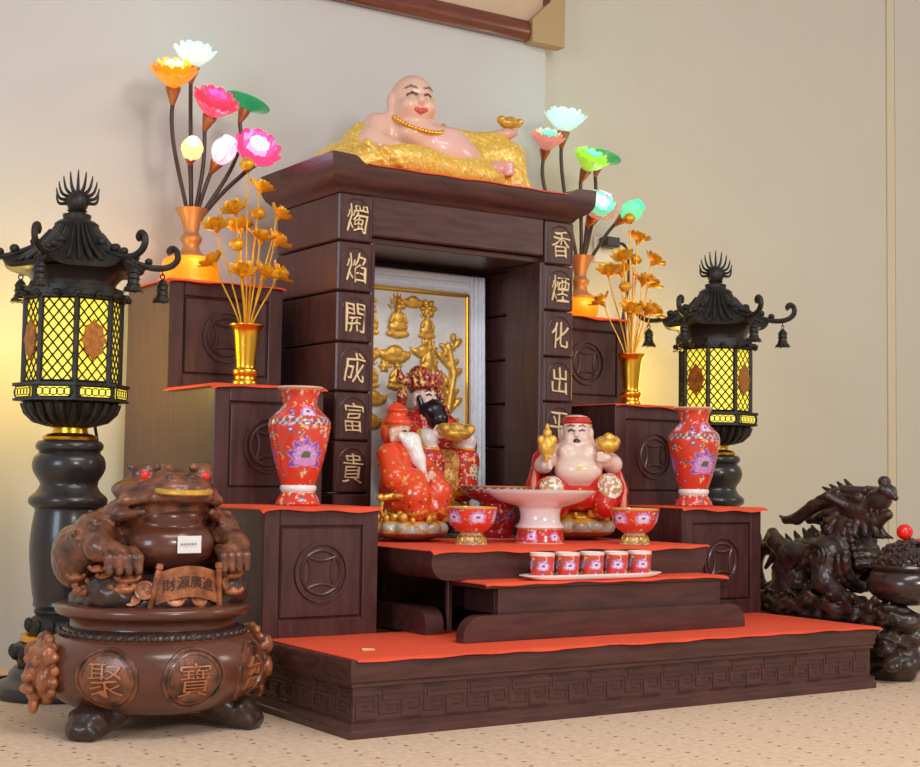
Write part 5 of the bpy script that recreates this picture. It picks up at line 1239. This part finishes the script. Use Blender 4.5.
# dorsal fins
for i in range(9):
    y = .23-.035*i; z = .362+.010*i+(.03 if i > 6 else 0); DB += [C_((0, y, z-.01), (0, y+.018, z+.016), .013, .004, None, .005)]
sculpt('dragon_body', DB, .0036, 'dragon', dr, .012, noise=lambda X, Y, Z: .0010*np.sin(X*240)*np.sin(Y*240)*np.sin(Z*240))
HD = [E_((0, -.065, .472), (.052, .066, .044)), E_((0, -.045, .495), (.045, .05, .03)), E_((0, .0, .46), (.05, .05, .055))]
HD += chain([(0, -.10, .482), (0, -.150, .500), (0, -.172, .522)], [.040, .030, .026], None, .012)+chain([(0, -.08, .445), (0, -.13, .440), (0, -.178, .458)], [.034, .026, .014], None, .01)
HD += [E_((0, -.165, .552), (.018, .018, .016), (0, 0, 0), None, .006), E_((0, -.19, .520), (.020, .012, .012)), C_((0, -.185, .525), (0, -.205, .505), .014, .008)]
for s_ in (-1, 1):
    HD += [E_((s_*.034, -.10, .505), (.018, .022, .018), (0, 0, 0), None, .004), C_((s_*.03, -.12, .525), (s_*.05, -.06, .528), .012, .012, None, .005), E_((s_*.022, -.175, .530), (.011, .012, .010))]
    HD += chain([(s_*.03, -.02, .515), (s_*.045, .06, .475), (s_*.05, .12, .438), (s_*.05, .165, .432), (s_*.05, .19, .445)], [.018, .020, .018, .011, .003], None, .006)
    for q in range(5): HD += chain([(s_*.042, -.04+.006*q, .495-.020*q), (s_*.056, .005-.004*q, .488-.026*q), (s_*.060, .035-.010*q, .470-.026*q)], [.013, .010, .003], None, .003)
    HD += chain([(s_*.05, -.06, .485), (s_*.075, -.02, .508), (s_*.085, .01, .502)], [.014, .012, .004], None, .005)
    for q in range(4): HD += [C_((s_*.026, -.10-.02*q, .468), (s_*.026, -.102-.02*q, .455), .006, .003, None, .002)]
    for q in range(4): HD += chain([(s_*(.01+.01*q), -.13+.02*q, .43), (s_*(.015+.012*q), -.15+.03*q, .40), (s_*(.018+.014*q), -.18+.035*q, .392)], [.012, .010, .003], None, .004)
HD += [C_((0, -.05+.02*i, .525-.004*i), (0, -.02+.028*i, .556-.008*i), .012, .004, None, .004) for i in range(4)]
sculpt('dragon_head', HD, .0030, 'dragon', dr, .008)
TL = chain([(-.03, .255+.052*math.cos(a), .285+.062*math.sin(a)) for a in [PI*.75-i*.36 for i in range(13)]], [.022]*4+[.019]*5+[.016, .014, .010, .006], None, .006)
TL += [C_((-.02, .16, .30), (-.03, .215, .325), .03, .024)]
for i in range(10):
    a = PI*.7-i*.34; TL += [C_((-.03, .255+.055*math.cos(a), .285+.064*math.sin(a)), (-.03, .255+.094*math.cos(a+.35), .285+.108*math.sin(a+.35)), .014, .003, None, .004)]
for i in range(4): TL += chain([(-.03+.01*i, .20+.01*i, .20-.01*i), (-.04+.012*i, .26+.012*i, .185-.012*i), (-.04+.012*i, .31+.008*i, .20-.02*i)], [.018, .014, .003], None, .005)
sculpt('flame_tail', TL, .0034, 'dragon', dr, .006)
bx = Matrix.Translation((0, -.245, 0))
MB().lathe(smoothprof([(.045, .212), (.075, .222), (.103, .245), (.110, .272), (.102, .296), (.092, .306)], 3)+[(.098, .310), (.101, .316), (.098, .322), (.088, .322), (0, .318)], 48, bx).build('treasure_bowl', 'dragon_s', dr, 50)
be = MB(); R = random.Random(4)
be.ell((0, -.245, .320), (.088, .088, .058), 20, 10)
for i in range(260):
    a, q = R.uniform(0, 6.28), math.sqrt(R.random()); r = .092*q; be.ell((r*math.cos(a), -.245+r*math.sin(a), .322+.062*(1-q*q)+R.uniform(-.004, .006)), (.0095, .0095, .0085), 7, 5)
o = be.build('treasure_beads', 'dragon_s', dr); o['kind'] = 'stuff'
MB().ell((.0, -.236, .412), (.0225, .0225, .0225), 24, 16).build('red_ball', 'red_gem', dr)
for x, y, z, q in ((.045, -.25, .378, .017), (.075, -.235, .352, .018), (.03, -.30, .362, .015), (.075, -.27, .338, .014)):
    MB().ell((x, y, z), (q, q, q), 18, 12).build('red_ball', 'red_gem', dr)
